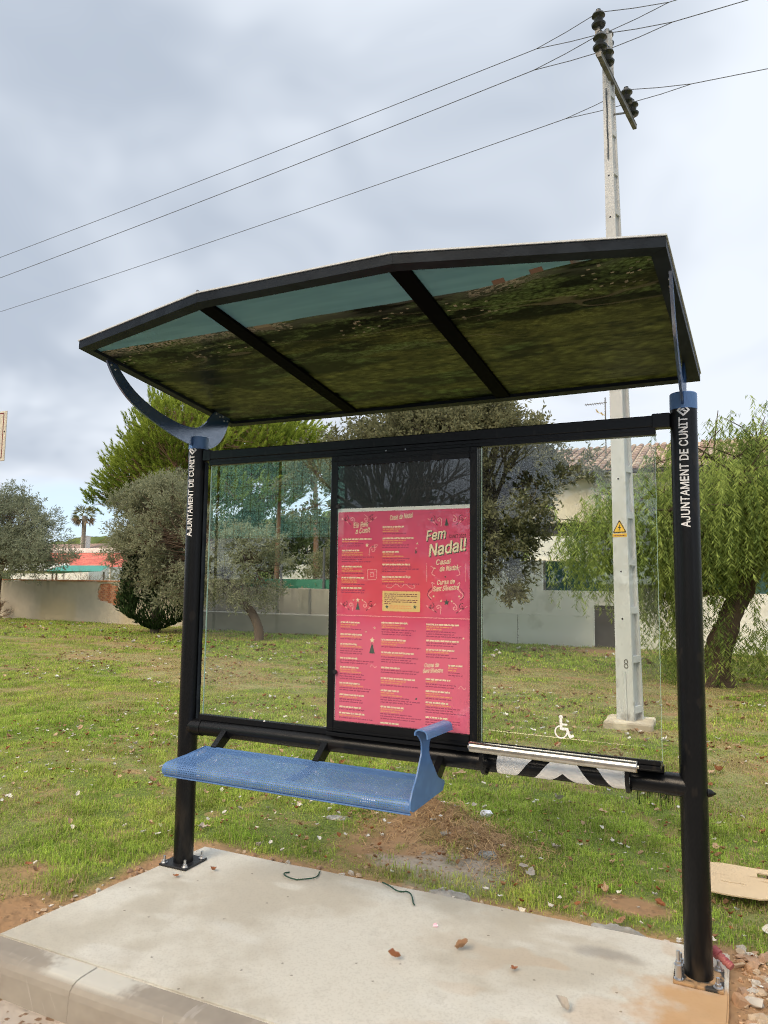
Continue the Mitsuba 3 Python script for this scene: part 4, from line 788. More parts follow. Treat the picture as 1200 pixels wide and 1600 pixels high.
def broadleaf(name, label, category, base, forks, ells, ncl, nleaf, spread, leaf, col, r0, seed, m='leaf', bk='bark_olive', droop=0.0, nl=9, gap=0.44, under=None, wig=0.12, shell=0.45, up=0.25, tips=None):
    rng = np.random.default_rng(seed); t = thing(name, label, category)
    pts = clusters(ells, ncl, rng, gap, 1.25, shell=shell)
    trunk, limbs, twigs = skeleton(np.array(base, float), np.array(forks, float), pts, rng, r0, nl, wig)
    obj('trunk', trunk, bk, t, True); key = obj('branch', cat(limbs), bk, t, True); labels[key] = {'kind': 'stuff'}; key = obj('twigs', cat(twigs), bk, t); labels[key] = {'kind': 'stuff'}
    cen = np.average(np.asarray(ells)[:, :3], axis=0, weights=np.asarray(ells)[:, 3]**3)
    k = np.repeat(np.arange(len(pts)), nleaf); n = len(k); outw = unit(pts-cen)
    ns = 7; sp = unit(rng.normal(size=(len(pts), ns, 3))*0.75+outw[:, None]*0.8+np.array([0, 0, up])); sl = rng.uniform(0.9, 2.6, (len(pts), ns))*spread
    si = rng.integers(0, ns, n); u = rng.uniform(0, 1, n)**0.7; sd = sp[k, si]
    c = pts[k]+sd*(sl[k, si]*u)[:, None]+rng.normal(0, 1, (n, 3))*spread*0.16
    d = unit(rng.normal(size=(n, 3))*0.55+sd*0.8)
    d[:, 2] -= droop
    v, f = rhombs(c, d, rng.uniform(0.7, 1.3, n)*leaf[0], rng.uniform(0.7, 1.3, n)*leaf[1], rng)
    mixk = meshkit.fbm(pts*0.9, 2, 3)[k][:, None]*0.6+rng.uniform(0, 0.4, (n, 1)); cc = np.asarray(col[0])*(1-mixk)+np.asarray(col[1])*mixk
    cl = np.repeat(np.clip(cc*(1+rng.normal(0, 0.10, (n, 1))), 0.004, 0.9), 4, axis=0)
    add_leaves('crown', t, [(v, f, cl)], m)
    return t
# olive beside the left post, olive at the far left, evergreen oak behind the display, small bush
broadleaf('olive_tree', 'grey green olive tree with a leaning trunk just left of the shelter', 'olive tree', (-7.62, 11.6, -0.1), [(-7.75, 11.6, 0.5), (-8.2, 11.5, 1.05), (-8.6, 11.5, 1.45)],
          [(-10.9, 11.5, 2.75, 1.15, 1.1, 1.15), (-10.4, 11.4, 3.05, 1.0, 1.0, 0.95), (-11.2, 11.5, 2.0, 0.95, 0.9, 0.95), (-9.5, 11.4, 2.0, 1.3, 1.0, 1.15), (-8.1, 11.4, 1.75, 1.3, 1.0, 0.95), (-10.0, 11.3, 1.3, 0.85, 0.8, 0.7)],
          950, 84, 0.16, (0.085, 0.023), ((0.19, 0.21, 0.120), (0.47, 0.48, 0.33)), 0.12, 21, 'leaf', 'bark_olive', nl=9, gap=0.44, up=0.6)
broadleaf('olive_tree', 'grey green olive tree hanging over the wall at the left edge', 'olive tree', (-19.2, 13.2, -0.1), [(-19.1, 13.2, 0.9), (-18.9, 13.1, 1.6)],
          [(-18.3, 12.9, 3.05, 1.5, 1.2, 1.15), (-17.1, 12.8, 2.45, 1.25, 1.1, 0.85), (-16.4, 12.7, 2.25, 0.95, 0.9, 0.55), (-19.3, 13.0, 3.0, 1.6, 1.2, 1.3), (-17.3, 12.6, 1.6, 0.55, 0.6, 0.55), (-18.6, 12.8, 2.0, 0.9, 0.9, 0.55)],
          760, 76, 0.17, (0.090, 0.026), ((0.17, 0.20, 0.130), (0.42, 0.45, 0.33)), 0.14, 22, 'leaf', 'bark_olive', nl=8, gap=0.45, up=0.4)
broadleaf('evergreen_oak', 'dark olive green evergreen oak rising behind the display case', 'oak tree', (-3.4, 11.2, -0.1), [(-3.3, 11.2, 1.1), (-3.1, 11.1, 1.9)],
          [(-2.9, 11.0, 4.1, 1.9, 1.4, 1.15), (-1.5, 11.0, 4.0, 1.25, 1.1, 0.85), (-4.1, 11.0, 3.9, 1.2, 1.2, 1.05), (-1.6, 10.9, 3.05, 1.15, 1.1, 0.85), (-2.3, 10.8, 2.6, 1.4, 1.1, 1.1), (-3.6, 10.9, 2.8, 1.5, 1.1, 1.0), (-1.55, 10.7, 1.95, 0.75, 0.7, 0.5), (-2.2, 10.7, 1.75, 0.7, 0.7, 0.45), (-1.2, 10.6, 1.55, 0.32, 0.35, 0.42), (-4.7, 11.0, 4.6, 0.55, 0.6, 0.45), (-0.4, 10.9, 3.75, 0.55, 0.5, 0.35), (-5.7, 11.1, 3.5, 0.9, 0.8, 1.1), (0.0, 10.9, 3.62, 0.5, 0.5, 0.28), (-3.4, 11.0, 5.0, 1.0, 0.9, 0.5), (-2.0, 11.0, 4.8, 1.0, 0.9, 0.5)],
          1650, 80, 0.17, (0.090, 0.040), ((0.07, 0.080, 0.036), (0.33, 0.325, 0.19)), 0.20, 23, 'leaf', 'bark_dark', nl=12, gap=0.40, up=0.0)
broadleaf('shrub', 'pale olive shrub in front of the white striped house', 'shrub', (-7.9, 15.6, -0.2), [(-7.9, 15.6, 0.4), (-7.9, 15.6, 0.7)], [(-7.8, 15.5, 1.5, 0.85, 0.8, 0.75), (-7.3, 15.4, 2.1, 0.6, 0.6, 0.7)], 150, 70, 0.16, (0.075, 0.022), ((0.16, 0.18, 0.09), (0.42, 0.42, 0.26)), 0.06, 24, 'leaf', nl=4)

broadleaf('garden_tree', 'mid green tree beyond the garden wall seen through the left glass', 'tree', (-13.6, 21, -0.2), [(-13.6, 21, 1.0), (-13.5, 21, 1.6)], [(-14.3, 21, 3.1, 1.8, 1.4, 1.3), (-12.3, 21, 2.7, 1.5, 1.3, 1.1), (-15.8, 21, 2.6, 1.4, 1.2, 1.1)], 420, 60, 0.26, (0.15, 0.075), ((0.10, 0.14, 0.06), (0.30, 0.36, 0.16)), 0.16, 26, 'leaf', 'bark_dark', nl=6)
# pine: shoots of needles pointing up and out
def pine(label, trunks, ells, nsh, seed, col):
    rng = np.random.default_rng(seed); t = thing('pine_tree', label, 'pine tree'); pts = clusters(ells, nsh, rng, 0.33, 0.55, 0.5)
    from scipy.cluster.vq import kmeans2
    for b, top, r in trunks: obj('trunk', tube(spline(np.array([b, (np.array(b)*0.5+np.array(top)*0.5)+[0.05, 0, 0], top]), 14), np.linspace(r, r*0.6, 14), 10), 'bark_pine', t, True)
    cen, lab = kmeans2(pts, 26, seed=4, minit='points'); br = []
    for k in range(26):
        g = pts[lab == k]
        if not len(g): continue
        c = g.mean(0); b, top, r = min(trunks, key=lambda q: np.linalg.norm(np.array(q[1])[:2]-c[:2])); s = np.array(b)+(np.array(top)-np.array(b))*rng.uniform(0.55, 1.0)
        L = spline(np.array([s, (s+c)/2+[0, 0, -0.15], c]), 10); br.append(tube(L, np.linspace(0.07, 0.02, 10), 6))
        for q in g[::2]: br.append(tube(np.array([L[int(rng.integers(5, 10))], q]), [0.014, 0.008], 4, cap=False))
    key = obj('branch', cat(br), 'bark_pine', t); labels[key] = {'kind': 'stuff'}
    mid = np.array(ells)[:, :3].mean(0); o = unit(pts-mid); ax = unit(o*np.array([0.7, 0.7, 0.3])+np.array([0, 0, 0.75])+rng.normal(0, 0.25, pts.shape)); L = rng.uniform(0.30, 0.62, len(pts))
    per = 60; k = np.repeat(np.arange(len(pts)), per); n = len(k); s = rng.uniform(0, 1, n)**0.8
    side = unit(np.cross(ax[k], rng.normal(size=(n, 3)))); d = unit(ax[k]*(0.75+0.5*s[:, None])+side*(0.85-0.35*s[:, None]))
    c = pts[k]+ax[k]*(L[k]*s)[:, None]; ln = rng.uniform(0.09, 0.16, n)[:, None]; w = 0.013; r = unit(np.cross(d, rng.normal(size=(n, 3))))
    v = np.stack([c-r*w, c+r*w, c+d*ln], 1).reshape(-1, 3); f = np.arange(3*n).reshape(-1, 3)
    m = (meshkit.fbm(pts*0.7, 2, 6)[k][:, None]*0.8+0.5*s[:, None]-0.25).clip(0, 1); cc = np.asarray(col[0])*(1-m)+np.asarray(col[1])*m
    add_leaves('crown', t, [(v, f, np.repeat(cc*(1+rng.normal(0, 0.12, (n, 1))).clip(0.5, 1.6), 3, axis=0))], 'leaf')
pine('large bright green pine behind the left post of the shelter', [((-11.45, 18, -0.2), (-11.4, 18, 6.2), 0.10), ((-10.0, 18.3, -0.2), (-10.1, 18.2, 5.6), 0.11), ((-14.6, 18.2, -0.2), (-14.4, 18, 6.6), 0.17)],
     [(-15.2, 18, 6.4, 2.4, 2.2, 1.9), (-16.9, 17.8, 5.6, 1.7, 1.6, 1.3), (-12.6, 18, 6.0, 2.5, 2.2, 1.15), (-17.4, 17.6, 4.5, 1.2, 1.2, 0.8), (-15.0, 17.6, 4.4, 1.7, 1.6, 1.2), (-19.0, 17.4, 4.35, 0.75, 0.6, 0.55), (-11.0, 18, 5.75, 1.5, 1.6, 0.95), (-12.4, 17.9, 4.6, 2.0, 1.6, 0.8), (-17.8, 17.5, 5.1, 1.3, 1.3, 1.0), (-16.0, 17.4, 3.6, 1.3, 1.2, 0.8)], 5000, 31, ((0.14, 0.21, 0.034), (0.48, 0.565, 0.098)))
def cypress(label, x, y, z0, z1, r, seed, n, lean=0.0, flat=1.0):
    rng = np.random.default_rng(seed); t = thing('cypress_tree', label, 'cypress')
    obj('trunk', tube([(x, y, -0.3), (x+lean*0.3, y, z0+(z1-z0)*0.6)], [r*0.13, r*0.05], 10), 'bark_dark', t)
    s = rng.uniform(0, 1, n)**0.8; env = np.clip(s/0.16, 0.06, 1)**0.75*np.clip((1-s)/0.62, 0, 1)**0.55; a = rng.uniform(0, 2*np.pi, n)
    lump = 0.45+0.95*meshkit.noise(np.stack([np.cos(a)*1.9+seed, np.sin(a)*1.9, s*(z1-z0)*1.3], -1), 3); rr = r*env*lump*rng.uniform(0.55, 1, n)**0.4
    c = np.stack([x+lean*s+np.cos(a)*rr, y+np.sin(a)*rr*flat, z0+(z1-z0)*s], 1); d = unit(np.stack([np.cos(a)*0.5, np.sin(a)*0.5, np.full(n, 1.0)], 1)+rng.normal(0, 0.35, (n, 3)))
    v, f = rhombs(c, d, rng.uniform(0.09, 0.2, n), rng.uniform(0.025, 0.05, n), rng)
    m = rng.uniform(0, 1, (n, 1)); add_leaves('crown', t, [(v, f, np.repeat(np.array([0.018, 0.032, 0.014])*(1-m)+np.array([0.050, 0.085, 0.032])*m, 4, axis=0))], 'leaf_matt')
cypress('squat dark green cypress with a narrow foot in front of the old wall', -11.45, 12.25, 0.02, 3.0, 1.05, 41, 16000)
cypress('tall dark cypress tip showing over the pine beside the roof', -20.2, 23.0, 0.0, 10.6, 1.5, 42, 15000)

# pepper tree: leaning trunk, arching limbs, hanging strands of thin leaflets
def pepper():
    rng = np.random.default_rng(51); t = thing('pepper_tree', 'weeping yellow green pepper tree with a leaning trunk right of the shelter', 'pepper tree')
    stem = spline([(2.40, 8.9, -0.15), (2.42, 8.88, 0.25), (2.49, 8.86, 0.6), (2.63, 8.85, 1.0), (2.78, 8.85, 1.35), (2.80, 8.85, 1.62)], 30)
    m = tube(stem, np.interp(np.linspace(0, 1, 30), [0, 0.2, 0.6, 1], [0.30, 0.20, 0.155, 0.16]), 16); v = m.vertices; v += (meshkit.fbm(v*np.array([7, 7, 3]), 4, 2)-0.5)[:, None]*0.14*unit(v-np.repeat(stem, 16, 0)); obj('trunk', m, 'bark_pepper', t, True)
    top = stem[-1]; limbs, twigs, starts = [], [], []
    dirs = [(-2.0, -0.3, 0.75), (-1.35, -0.5, 1.35), (-0.5, -0.4, 2.1), (0.35, -0.3, 2.25), (1.1, -0.4, 2.0), (1.8, -0.5, 1.5), (2.3, 0.1, 1.0), (-0.9, 0.6, 1.9), (0.8, 0.7, 2.1), (1.9, 0.8, 1.7), (-1.8, 0.5, 0.85), (0.0, -1.0, 1.5), (1.2, -1.0, 1.3), (-1.0, -0.9, 1.0), (-1.9, 0.0, 0.45), (-2.1, -0.5, 0.55), (-1.6, 0.2, 0.6), (-1.2, -0.7, 1.0), (-2.2, 0.3, 0.45)]
    for dx, dy, dz in dirs:
        dz *= 0.80; e = top+np.array([dx, dy, dz]); L = spline(np.array([top-[0, 0, 0.05], top+np.array([dx*0.35, dy*0.35, dz*0.65]), top+np.array([dx*0.75, dy*0.75, dz*1.02]), e]), 18); limbs.append(tube(L, np.linspace(0.085, 0.02, 18), 8))
        for _ in range(34):
            s = L[int(rng.integers(6, 18))]; q = s+rng.normal(0, 1, 3)*np.array([0.48, 0.42, 0.24])+[0, 0, 0.16]; 
            if q[0] < 1.75 and q[2] > 2.60+(q[0]-0.4)*0.9: continue
            twigs.append(tube(np.array([s, (s+q)/2+[0, 0, 0.08], q]), [0.013, 0.009, 0.005], 4, cap=False)); starts.append(q)
    limbs.append(tube(spline(np.array([stem[22], stem[22]+[-0.45, -0.15, 0.12], stem[22]+[-0.75, -0.2, 0.02], stem[22]+[-1.1, -0.2, 0.12]]), 12), np.linspace(0.06, 0.02, 12), 7)); starts += [stem[22]+np.array([-1.0+rng.normal(0, 0.2), -0.2, 0.1]) for _ in range(8)]
    for _ in range(46): starts.append(np.array([rng.uniform(1.6, 3.5), rng.uniform(8.3, 9.3), rng.uniform(0.35, 1.0)]))
    key = obj('branch', cat(limbs), 'bark_pepper', t, True); labels[key] = {'kind': 'stuff'}; key = obj('twigs', cat(twigs), 'bark_pepper', t); labels[key] = {'kind': 'stuff'}
    P, D, Kc = [], [], []
    for s0 in starts:
        tone = rng.uniform(0, 1)
        for _ in range(6):
            s = s0+rng.normal(0, 0.13, 3); L = rng.uniform(0.35, 0.95) if s0[2] > 1.1 else rng.uniform(0.2, 0.4); n = int(L*58); u = np.linspace(0, 1, n); out = rng.normal(0, 0.16, 2)
            x = np.stack([s[0]+out[0]*np.sqrt(u)+0.02*np.sin(u*9+tone*6), s[1]+out[1]*np.sqrt(u), np.maximum(s[2]+0.05*u-L*u**1.3, 0.03+0.1*rng.uniform())], 1)
            sd = rng.choice([-1, 1], n)[:, None]*unit(np.stack([rng.normal(size=n), rng.normal(size=n), 0*u], 1)); P.append(x); D.append(sd*0.8+np.array([0, 0, -0.85])); Kc.append(np.full(n, tone))
    P, D, Kc = np.vstack(P), np.vstack(D), np.concatenate(Kc); n = len(P)
    v, f = rhombs(P, D, rng.uniform(0.06, 0.12, n), rng.uniform(0.011, 0.019, n), rng); k = (Kc*0.75+rng.uniform(0, 0.25, n))[:, None]
    add_leaves('crown', t, [(v, f, np.repeat((np.array([0.10, 0.165, 0.050])*(1-k)+np.array([0.45, 0.54, 0.15])*k)*(1+rng.normal(0, 0.1, (n, 1))), 4, axis=0))], 'leaf')
pepper()
def palm():
    rng = np.random.default_rng(61); t = thing('palm_tree', 'distant fan palm with a slim trunk against the hill', 'palm tree'); x, y, zt = -53.6, 48.0, 7.4
    obj('trunk', tube([(x+0.15, y, -0.3), (x+0.05, y, 3), (x, y, zt)], [0.24, 0.19, 0.2], 8), 'bark_grey', t); P = []
    for i in range(46):
        a = rng.uniform(0, 2*np.pi); e = rng.uniform(-0.9, 1.2); d = np.array([math.cos(a)*math.cos(e), math.sin(a)*math.cos(e), math.sin(e)]); c = np.array([x, y, zt])+d*rng.uniform(0.3, 0.6)
        for j in range(9):
            dd = unit(d+rng.normal(0, 0.45, 3)); dd[2] -= 0.35; v, f = rhombs((c+d*0.2)[None], dd[None], 0.68, 0.09, rng); P.append((v, f, np.repeat((np.array([[0.20, 0.21, 0.10]]) if e > -0.2 else np.array([[0.26, 0.20, 0.13]]))*rng.uniform(0.7, 1.3), 4, axis=0)))
    add_leaves('fronds', t, P, 'leaf_matt')
palm()
# wooded hill far behind
labels['hill'] = {'kind': 'structure', 'label': 'low wooded hill on the horizon'}
pri('hill_green', mikit.proc(lambda p, n, uv: mikit.mix((0.055, 0.075, 0.030), (0.12, 0.13, 0.055), mikit.fbm(p.x*0.2, p.y*0.2, p.z*0.2, 3))), 1.0)
def hz(X, Y): return -1.0+14.5*np.exp(-((Y-150)/45)**2)*np.clip(0.55+0.45*np.sin(X*0.013+2.2)+0.35*(fbmn(X, Y, 0.02, 3)-0.5), 0, 2)
scene['hill'] = mikit.ply(grid_mesh(np.arange(-330, 260, 8.0), np.arange(70, 250, 6.0), hz), 'hill_green', smooth=True)
rng = np.random.default_rng(71); n = 1500; hx, hy = rng.uniform(-320, 120, n), rng.uniform(75, 150, n); hzv = hz(hx, hy)
ico = trimesh.creation.icosphere(1, 1.0); iv, ifc = np.array(ico.vertices), np.array(ico.faces); R = rng.uniform(1.6, 3.4, n)
lum = 0.75+0.5*meshkit.noise((iv[None]*1.7+np.stack([hx, hy, hzv], 1)[:, None]).reshape(-1, 3), 4).reshape(n, -1)
V = np.stack([hx, hy, hzv+R*0.5], 1)[:, None]+iv[None]*lum[..., None]*(R[:, None]*np.ones(3)*np.array([1.1, 1.1, 0.75]))[:, None]
F = ifc[None]+(np.arange(n)*len(iv))[:, None, None]; cb = np.array([0.085, 0.115, 0.045])*rng.uniform(0.6, 1.7, (n, 1))+np.array([0.03, 0.02, 0.0])*rng.uniform(0, 1, (n, 1))
scene['pine_wood'] = mikit.ply(trimesh.Trimesh(V.reshape(-1, 3), F.reshape(-1, 3), process=False), 'leaf_matt', smooth=True, color=np.repeat(cb, len(iv), axis=0))
labels['pine_wood'] = {'label': 'far off pine wood covering the hill', 'category': 'wood', 'kind': 'stuff'}
# bare shrubs and bare trees (the trees stand across the road and show as reflections in the glass)
def bare(name, label, category, base, height, spread, seed, depth, r0, m, up=0.35, group=None):
    rng = np.random.default_rng(seed); t = thing(name, label, category, group); ms, tw = [], []
    def grow(p, d, L, r, k):
        e = p+d*L; q = p+d*L*0.5+rng.normal(0, 0.05*L, 3); (ms if r > r0*0.3 else tw).append(tube(spline(np.array([p, q, e]), 6), np.linspace(r, r*0.7, 6), 7 if r > 0.02 else 4, cap=False))
        if k == 0: return
        for _ in range(3 if k > 1 else 4):
            nd = unit(d+rng.normal(0, spread, 3)+np.array([0, 0, up])); grow(p+d*L*rng.uniform(0.55, 1.0), nd, L*rng.uniform(0.6, 0.82), r*0.6, k-1)
    nb = 1 if r0 > 0.04 else 7
    for _ in range(nb): grow(np.array(base, float)+(rng.normal(0, 0.12, 3)*[1, 1, 0] if nb > 1 else 0), unit(np.array([0, 0, 1.0])+rng.normal(0, 0.5 if nb > 1 else 0.05, 3)), height*0.34, r0, depth)
    if ms: key = obj('trunk', cat(ms), m, t, True)
    if tw: key = obj('twigs', cat(tw), m, t); labels[key] = {'kind': 'stuff'}
for i, (x, y, h, lab) in enumerate(((-25.0, 20.5, 2.4, 'leafless brown shrub poking above the middle of the old wall'), (-22.4, 20.0, 2.6, 'leafless brown shrub above the old wall beside the brick patch'), (-17.9, 17.0, 2.3, 'leafless shrub above the old wall beside the dark cypress'), (-20.3, 14.1, 1.1, 'small leafless bush at the foot of the old wall at the left edge'))):
    bare('bare_shrub', lab, 'shrub', (x, y, -0.1), h, 0.42, 80+i, 3, 0.016, 'bark_pine', 0.2)
for i, (x, y, h) in enumerate(((-4.6, -12.6, 7.5), (-2.3, -13.4, 8.0), (-3.7, -12.0, 7.2))):
    bare('bare_tree', f'leafless street tree across the road reflected in the display case, {("left", "right", "middle")[i]} one', 'tree', (x, y, -0.2), h, 0.40, 90+i, 5, 0.15, 'bark_grey', 0.28, 'leafless trees across the road')
# screened sports fence across the road, reflected in the left pane
SF = thing('sports_fence', 'tall sports ground fence with teal windbreak cloth across the road', 'fence')
scene['windbreak'] = {'type': 'principledthin', 'base_color': mikit.proc(lambda p, n, uv: mikit.mix((0.60, 0.97, 0.92), (0.68, 0.98, 0.95), mikit.fbm(p.x*2, p.z*4, 0, 3))), 'roughness': 0.8, 'diff_trans': 1.7, 'spec_trans': 0.0}
obj('windbreak_cloth', box(-22.0, -7.6, -16.01, -16.0, 2.75, 5.6), 'windbreak', SF)
for x in np.arange(-22, -7.0, 2.4): obj('post', cyl((x, -15.95, -0.2), (x, -15.95, 5.8), 0.045, 8), 'plate_paint', SF)
wires = [box(x-0.006, x+0.006, -15.995, -15.985, 0.3, 5.65) for x in np.arange(-22, -7.6, 0.32)]+[box(-22, -7.6, -15.985, -15.975, z-0.006, z+0.006) for z in np.arange(0.4, 5.7, 0.40)]
key = obj('wire_mesh', cat(wires), 'plate_paint', SF); labels[key] = {'kind': 'stuff'}
for i, (x, y, r, z) in enumerate(((-26, -27, 3.0, 3.4), (-17, -29, 3.3, 3.8), (-9.5, -26, 2.7, 3.2), (-3, -28, 3.0, 3.9), (4, -27, 2.8, 3.2), (10.5, -29, 3.2, 3.6), (18, -27, 3.0, 3.3), (26, -28, 3.2, 3.6))):
    broadleaf('roadside_tree', f'dense green tree across the road, number {"one two three four five six seven eight".split()[i]} from the left end of its row', 'tree', (x, y, -0.2), [(x+0.1, y, 1.0), (x, y, 1.7)], [(x, y, z, r, r, r*0.8), (x+1.6, y+0.3, z-0.9, r*0.8, r*0.8, r*0.6), (x-1.7, y-0.2, z-1.0, r*0.8, r*0.8, r*0.62)], 150, 30, 0.42, (0.30, 0.16), ((0.05, 0.07, 0.03), (0.12, 0.15, 0.06)), 0.22, 300+i, 'leaf_matt', 'bark_dark', nl=5)
    labels[[k for k in labels if k.startswith('roadside_tree')][-1].split('__')[0]]['group'] = 'dense trees across the road'

# ------------------------------------------------------------------ grass, leaves, rubble and litter
def seen(x, y, z, mx=0.12, my=0.10):
    d = np.stack([x, y, z], -1)-CAM; w = d@_f; return (w > 0.2) & (abs((d@_r2)/w) < 600/FPX*(1+mx*2)) & (abs((d@_u2)/w) < 800/FPX*(1+my*2))
def blades(n, x0, x1, y0, y1, ln, wd, seed, clump=0.0, greenkeep=1.0):
    rng = np.random.default_rng(seed); x, y = rng.uniform(x0, x1, n), rng.uniform(y0, y1, n)
    k = seen(x, y, 0*x, 0.25, 0.2); x, y = x[k], y[k]
    b, d = lawn_np(x, y); tuft = fbmn(x, y, 4.2, 31, 3)
    keep = (rng.uniform(0, 1, len(x)) > b*1.05-0.02) & (rng.uniform(0, 1, len(x)) < 0.45+1.5*np.clip(tuft-0.30, 0, 1)+0.0)
    inside = np.array(shapely.contains_xy(sg.Polygon(outline).buffer(0.012), x, y)); keep &= ~inside & (y > -0.93)
    x, y, d, tuft = x[keep], y[keep], d[keep], tuft[keep]; n = len(x)
    L = rng.uniform(0.5, 1.25, n)*ln*(0.40+2.0*np.clip(tuft-0.28, 0, 0.6))*(1-0.35*d); a = rng.uniform(0, 2*np.pi, n); lean = rng.uniform(0.15, 1.0, n)
    dirx, diry = np.cos(a), np.sin(a); w = wd*rng.uniform(0.6, 1.2, n); z = gz(x, y)-0.004
    px, py = -diry*w/2, dirx*w/2
    b0 = np.stack([x-px, y-py, z], 1); b1 = np.stack([x+px, y+py, z], 1)
    m = np.stack([x+dirx*L*0.28*lean, y+diry*L*0.28*lean, z+L*0.62*(1-0.25*lean)], 1); q = np.stack([px, py, 0*px], 1)*0.75
    tip = np.stack([x+dirx*L*0.85*lean, y+diry*L*0.85*lean, z+L*(1-0.62*lean)], 1)
    v = np.stack([b0, b1, m-q, m+q, tip], 1).reshape(-1, 3); f = (np.array([[0, 1, 3], [0, 3, 2], [2, 3, 4]])[None]+(np.arange(n)*5)[:, None, None]).reshape(-1, 3)
    hue = fbmn(x, y, 1.4, 40, 3)[:, None]; g = np.array([0.32, 0.475, 0.080])*(1-hue)+np.array([0.60, 0.69, 0.16])*hue
    straw = np.array([0.56, 0.46, 0.25])*rng.uniform(0.7, 1.2, (n, 1)); isd = (rng.uniform(0, 1, n) < np.clip(0.13+0.75*d, 0, 0.9))[:, None]
    c = np.where(isd, straw, g*rng.uniform(0.5, 1.45, (n, 1))*(0.70+0.9*np.clip(fbmn(x, y, 6.0, 55, 3)-0.2, 0, 0.7))[:, None])
    return v, f, np.repeat(np.clip(c, 0.005, 0.8), 5, axis=0)
GR = [blades(420000, -4.6, 4.4, -0.95, 2.2, 0.050, 0.0042, 101), blades(300000, -7.5, 4.8, 2.2, 5.2, 0.052, 0.0065, 102), blades(190000, -13, 5.5, 5.2, 9.5, 0.055, 0.011, 103), blades(130000, -24, 6.5, 9.5, 14.6, 0.07, 0.018, 104)]
def merged(parts):
    V, F, Cc, o = [], [], [], 0
    for v, f, c in parts: V.append(v); F.append(f+o); Cc.append(c); o += len(v)
    return trimesh.Trimesh(np.vstack(V), np.vstack(F), process=False), np.vstack(Cc)
gm, gc = merged(GR)
scene['grass'] = mikit.ply(gm, 'leaf', smooth=False, color=gc); labels['grass'] = {'label': 'short patchy green and straw grass of the lawn', 'category': 'grass', 'kind': 'stuff'}
# fallen leaves
def leaf_mesh(seed, curl, lobed=True):
    rng = np.random.default_rng(seed); n = 14; a = np.linspace(0, 2*np.pi, n, endpoint=False)
    r = 1+0.16*np.cos(3*a)*(1 if lobed else 0)+rng.normal(0, 0.10, n)+0.25*np.cos(a); x, y = r*np.cos(a)*0.55, r*np.sin(a)*0.42
    inn = np.stack([x*0.5, y*0.5], 1); P = np.vstack([np.stack([x, y], 1), inn, [[0, 0]]])
    z = curl*((P[:, 0]**2)*1.2+(P[:, 1]**2)*2.2)+rng.normal(0, 0.05, len(P))+0.10*curl*np.sin(P[:, 0]*5+seed)
    V = np.column_stack([P, z]); F = []
    for i in range(n):
        j = (i+1) % n; F += [(i, j, n+j), (i, n+j, n+i), (n+i, n+j, 2*n)]
    return trimesh.Trimesh(V, F, process=False)
pri('leaf_brown', (0.27, 0.155, 0.085), 0.85); pri('leaf_tan', (0.44, 0.31, 0.19), 0.85); pri('leaf_rust', (0.30, 0.12, 0.055), 0.85); pri('leaf_pale', (0.66, 0.62, 0.54), 0.85); pri('leaf_grey', (0.40, 0.36, 0.31), 0.85)
LV = [leaf_mesh(i, (0.7, 1.3, 0.3, 1.0)[i % 4], i % 2 == 0) for i in range(5)]; LD = {}
def put_leaf(name, x, y, size, mat, rng, label, group, z=None, tilt=0.45):
    vi = int(rng.integers(0, 5)); d = LD.setdefault((vi, mat), mikit.ply(LV[vi], mat, smooth=False)); z = float(gz(np.array([x]), np.array([y]))[0])+0.012+0.25*size if z is None else z
    M = T().translate([float(x), float(y), z]).rotate([0, 0, 1], float(rng.uniform(0, 360))).rotate([1, 0, 0], float(rng.normal(0, tilt*28))).rotate([0, 1, 0], float(rng.normal(0, tilt*22))).scale([size, size*float(rng.uniform(0.7, 1.1)), size])
    k = numbered(name); scene[k] = {**d, 'to_world': M}; labels[k] = {'label': label, 'category': 'leaf', **({'group': group} if group else {})}
rng = np.random.default_rng(111); cnt = 0
for i in range(4000):
    if cnt >= 250: break
    x, y = rng.uniform(-3.6, 3.9), rng.uniform(-0.6, 3.8)
    if not seen(np.array([x]), np.array([y]), np.array([0.0]), 0, 0)[0] or sg.Polygon(outline).buffer(0.03).contains(sg.Point(x, y)) or y < -0.9: continue
    if fbmn(np.array([x]), np.array([y]), 1.5, 77, 3)[0] < 0.40+0.06*rng.normal(): continue
    r = rng.uniform(); far = 0.85+0.08*y
    where = ('far left of the shelter' if x < -1.2 else 'left of the shelter' if x < -0.25 else 'behind the left bench half' if x < 0.6 else 'behind the right bench half' if x < 1.35 else 'behind the leaning bar' if x < 2.45 else 'right of the shelter')+(', near the slab' if y < 0.9 else ', further back' if y < 2.2 else ', far out')
    if r < 0.40:
        s_ = rng.uniform(0.018, 0.042); put_leaf('pale_leaf', x, y, s_*far, 'leaf_pale', rng, f'{sized(s_, 0.025, 0.034)} pale dry leaf {where}', 'pale dry leaves in the grass')
    else:
        s_, q = rng.uniform(0.025, 0.062), int(rng.integers(0, 5)); put_leaf('brown_leaf', x, y, s_*far, ('leaf_brown', 'leaf_tan', 'leaf_rust', 'leaf_tan', 'leaf_grey')[q], rng, f'{sized(s_, 0.037, 0.05)} {("brown", "tan", "rusty red", "tan", "greyish")[q]} dry leaf {where}', 'brown dry leaves in the grass')
    cnt += 1
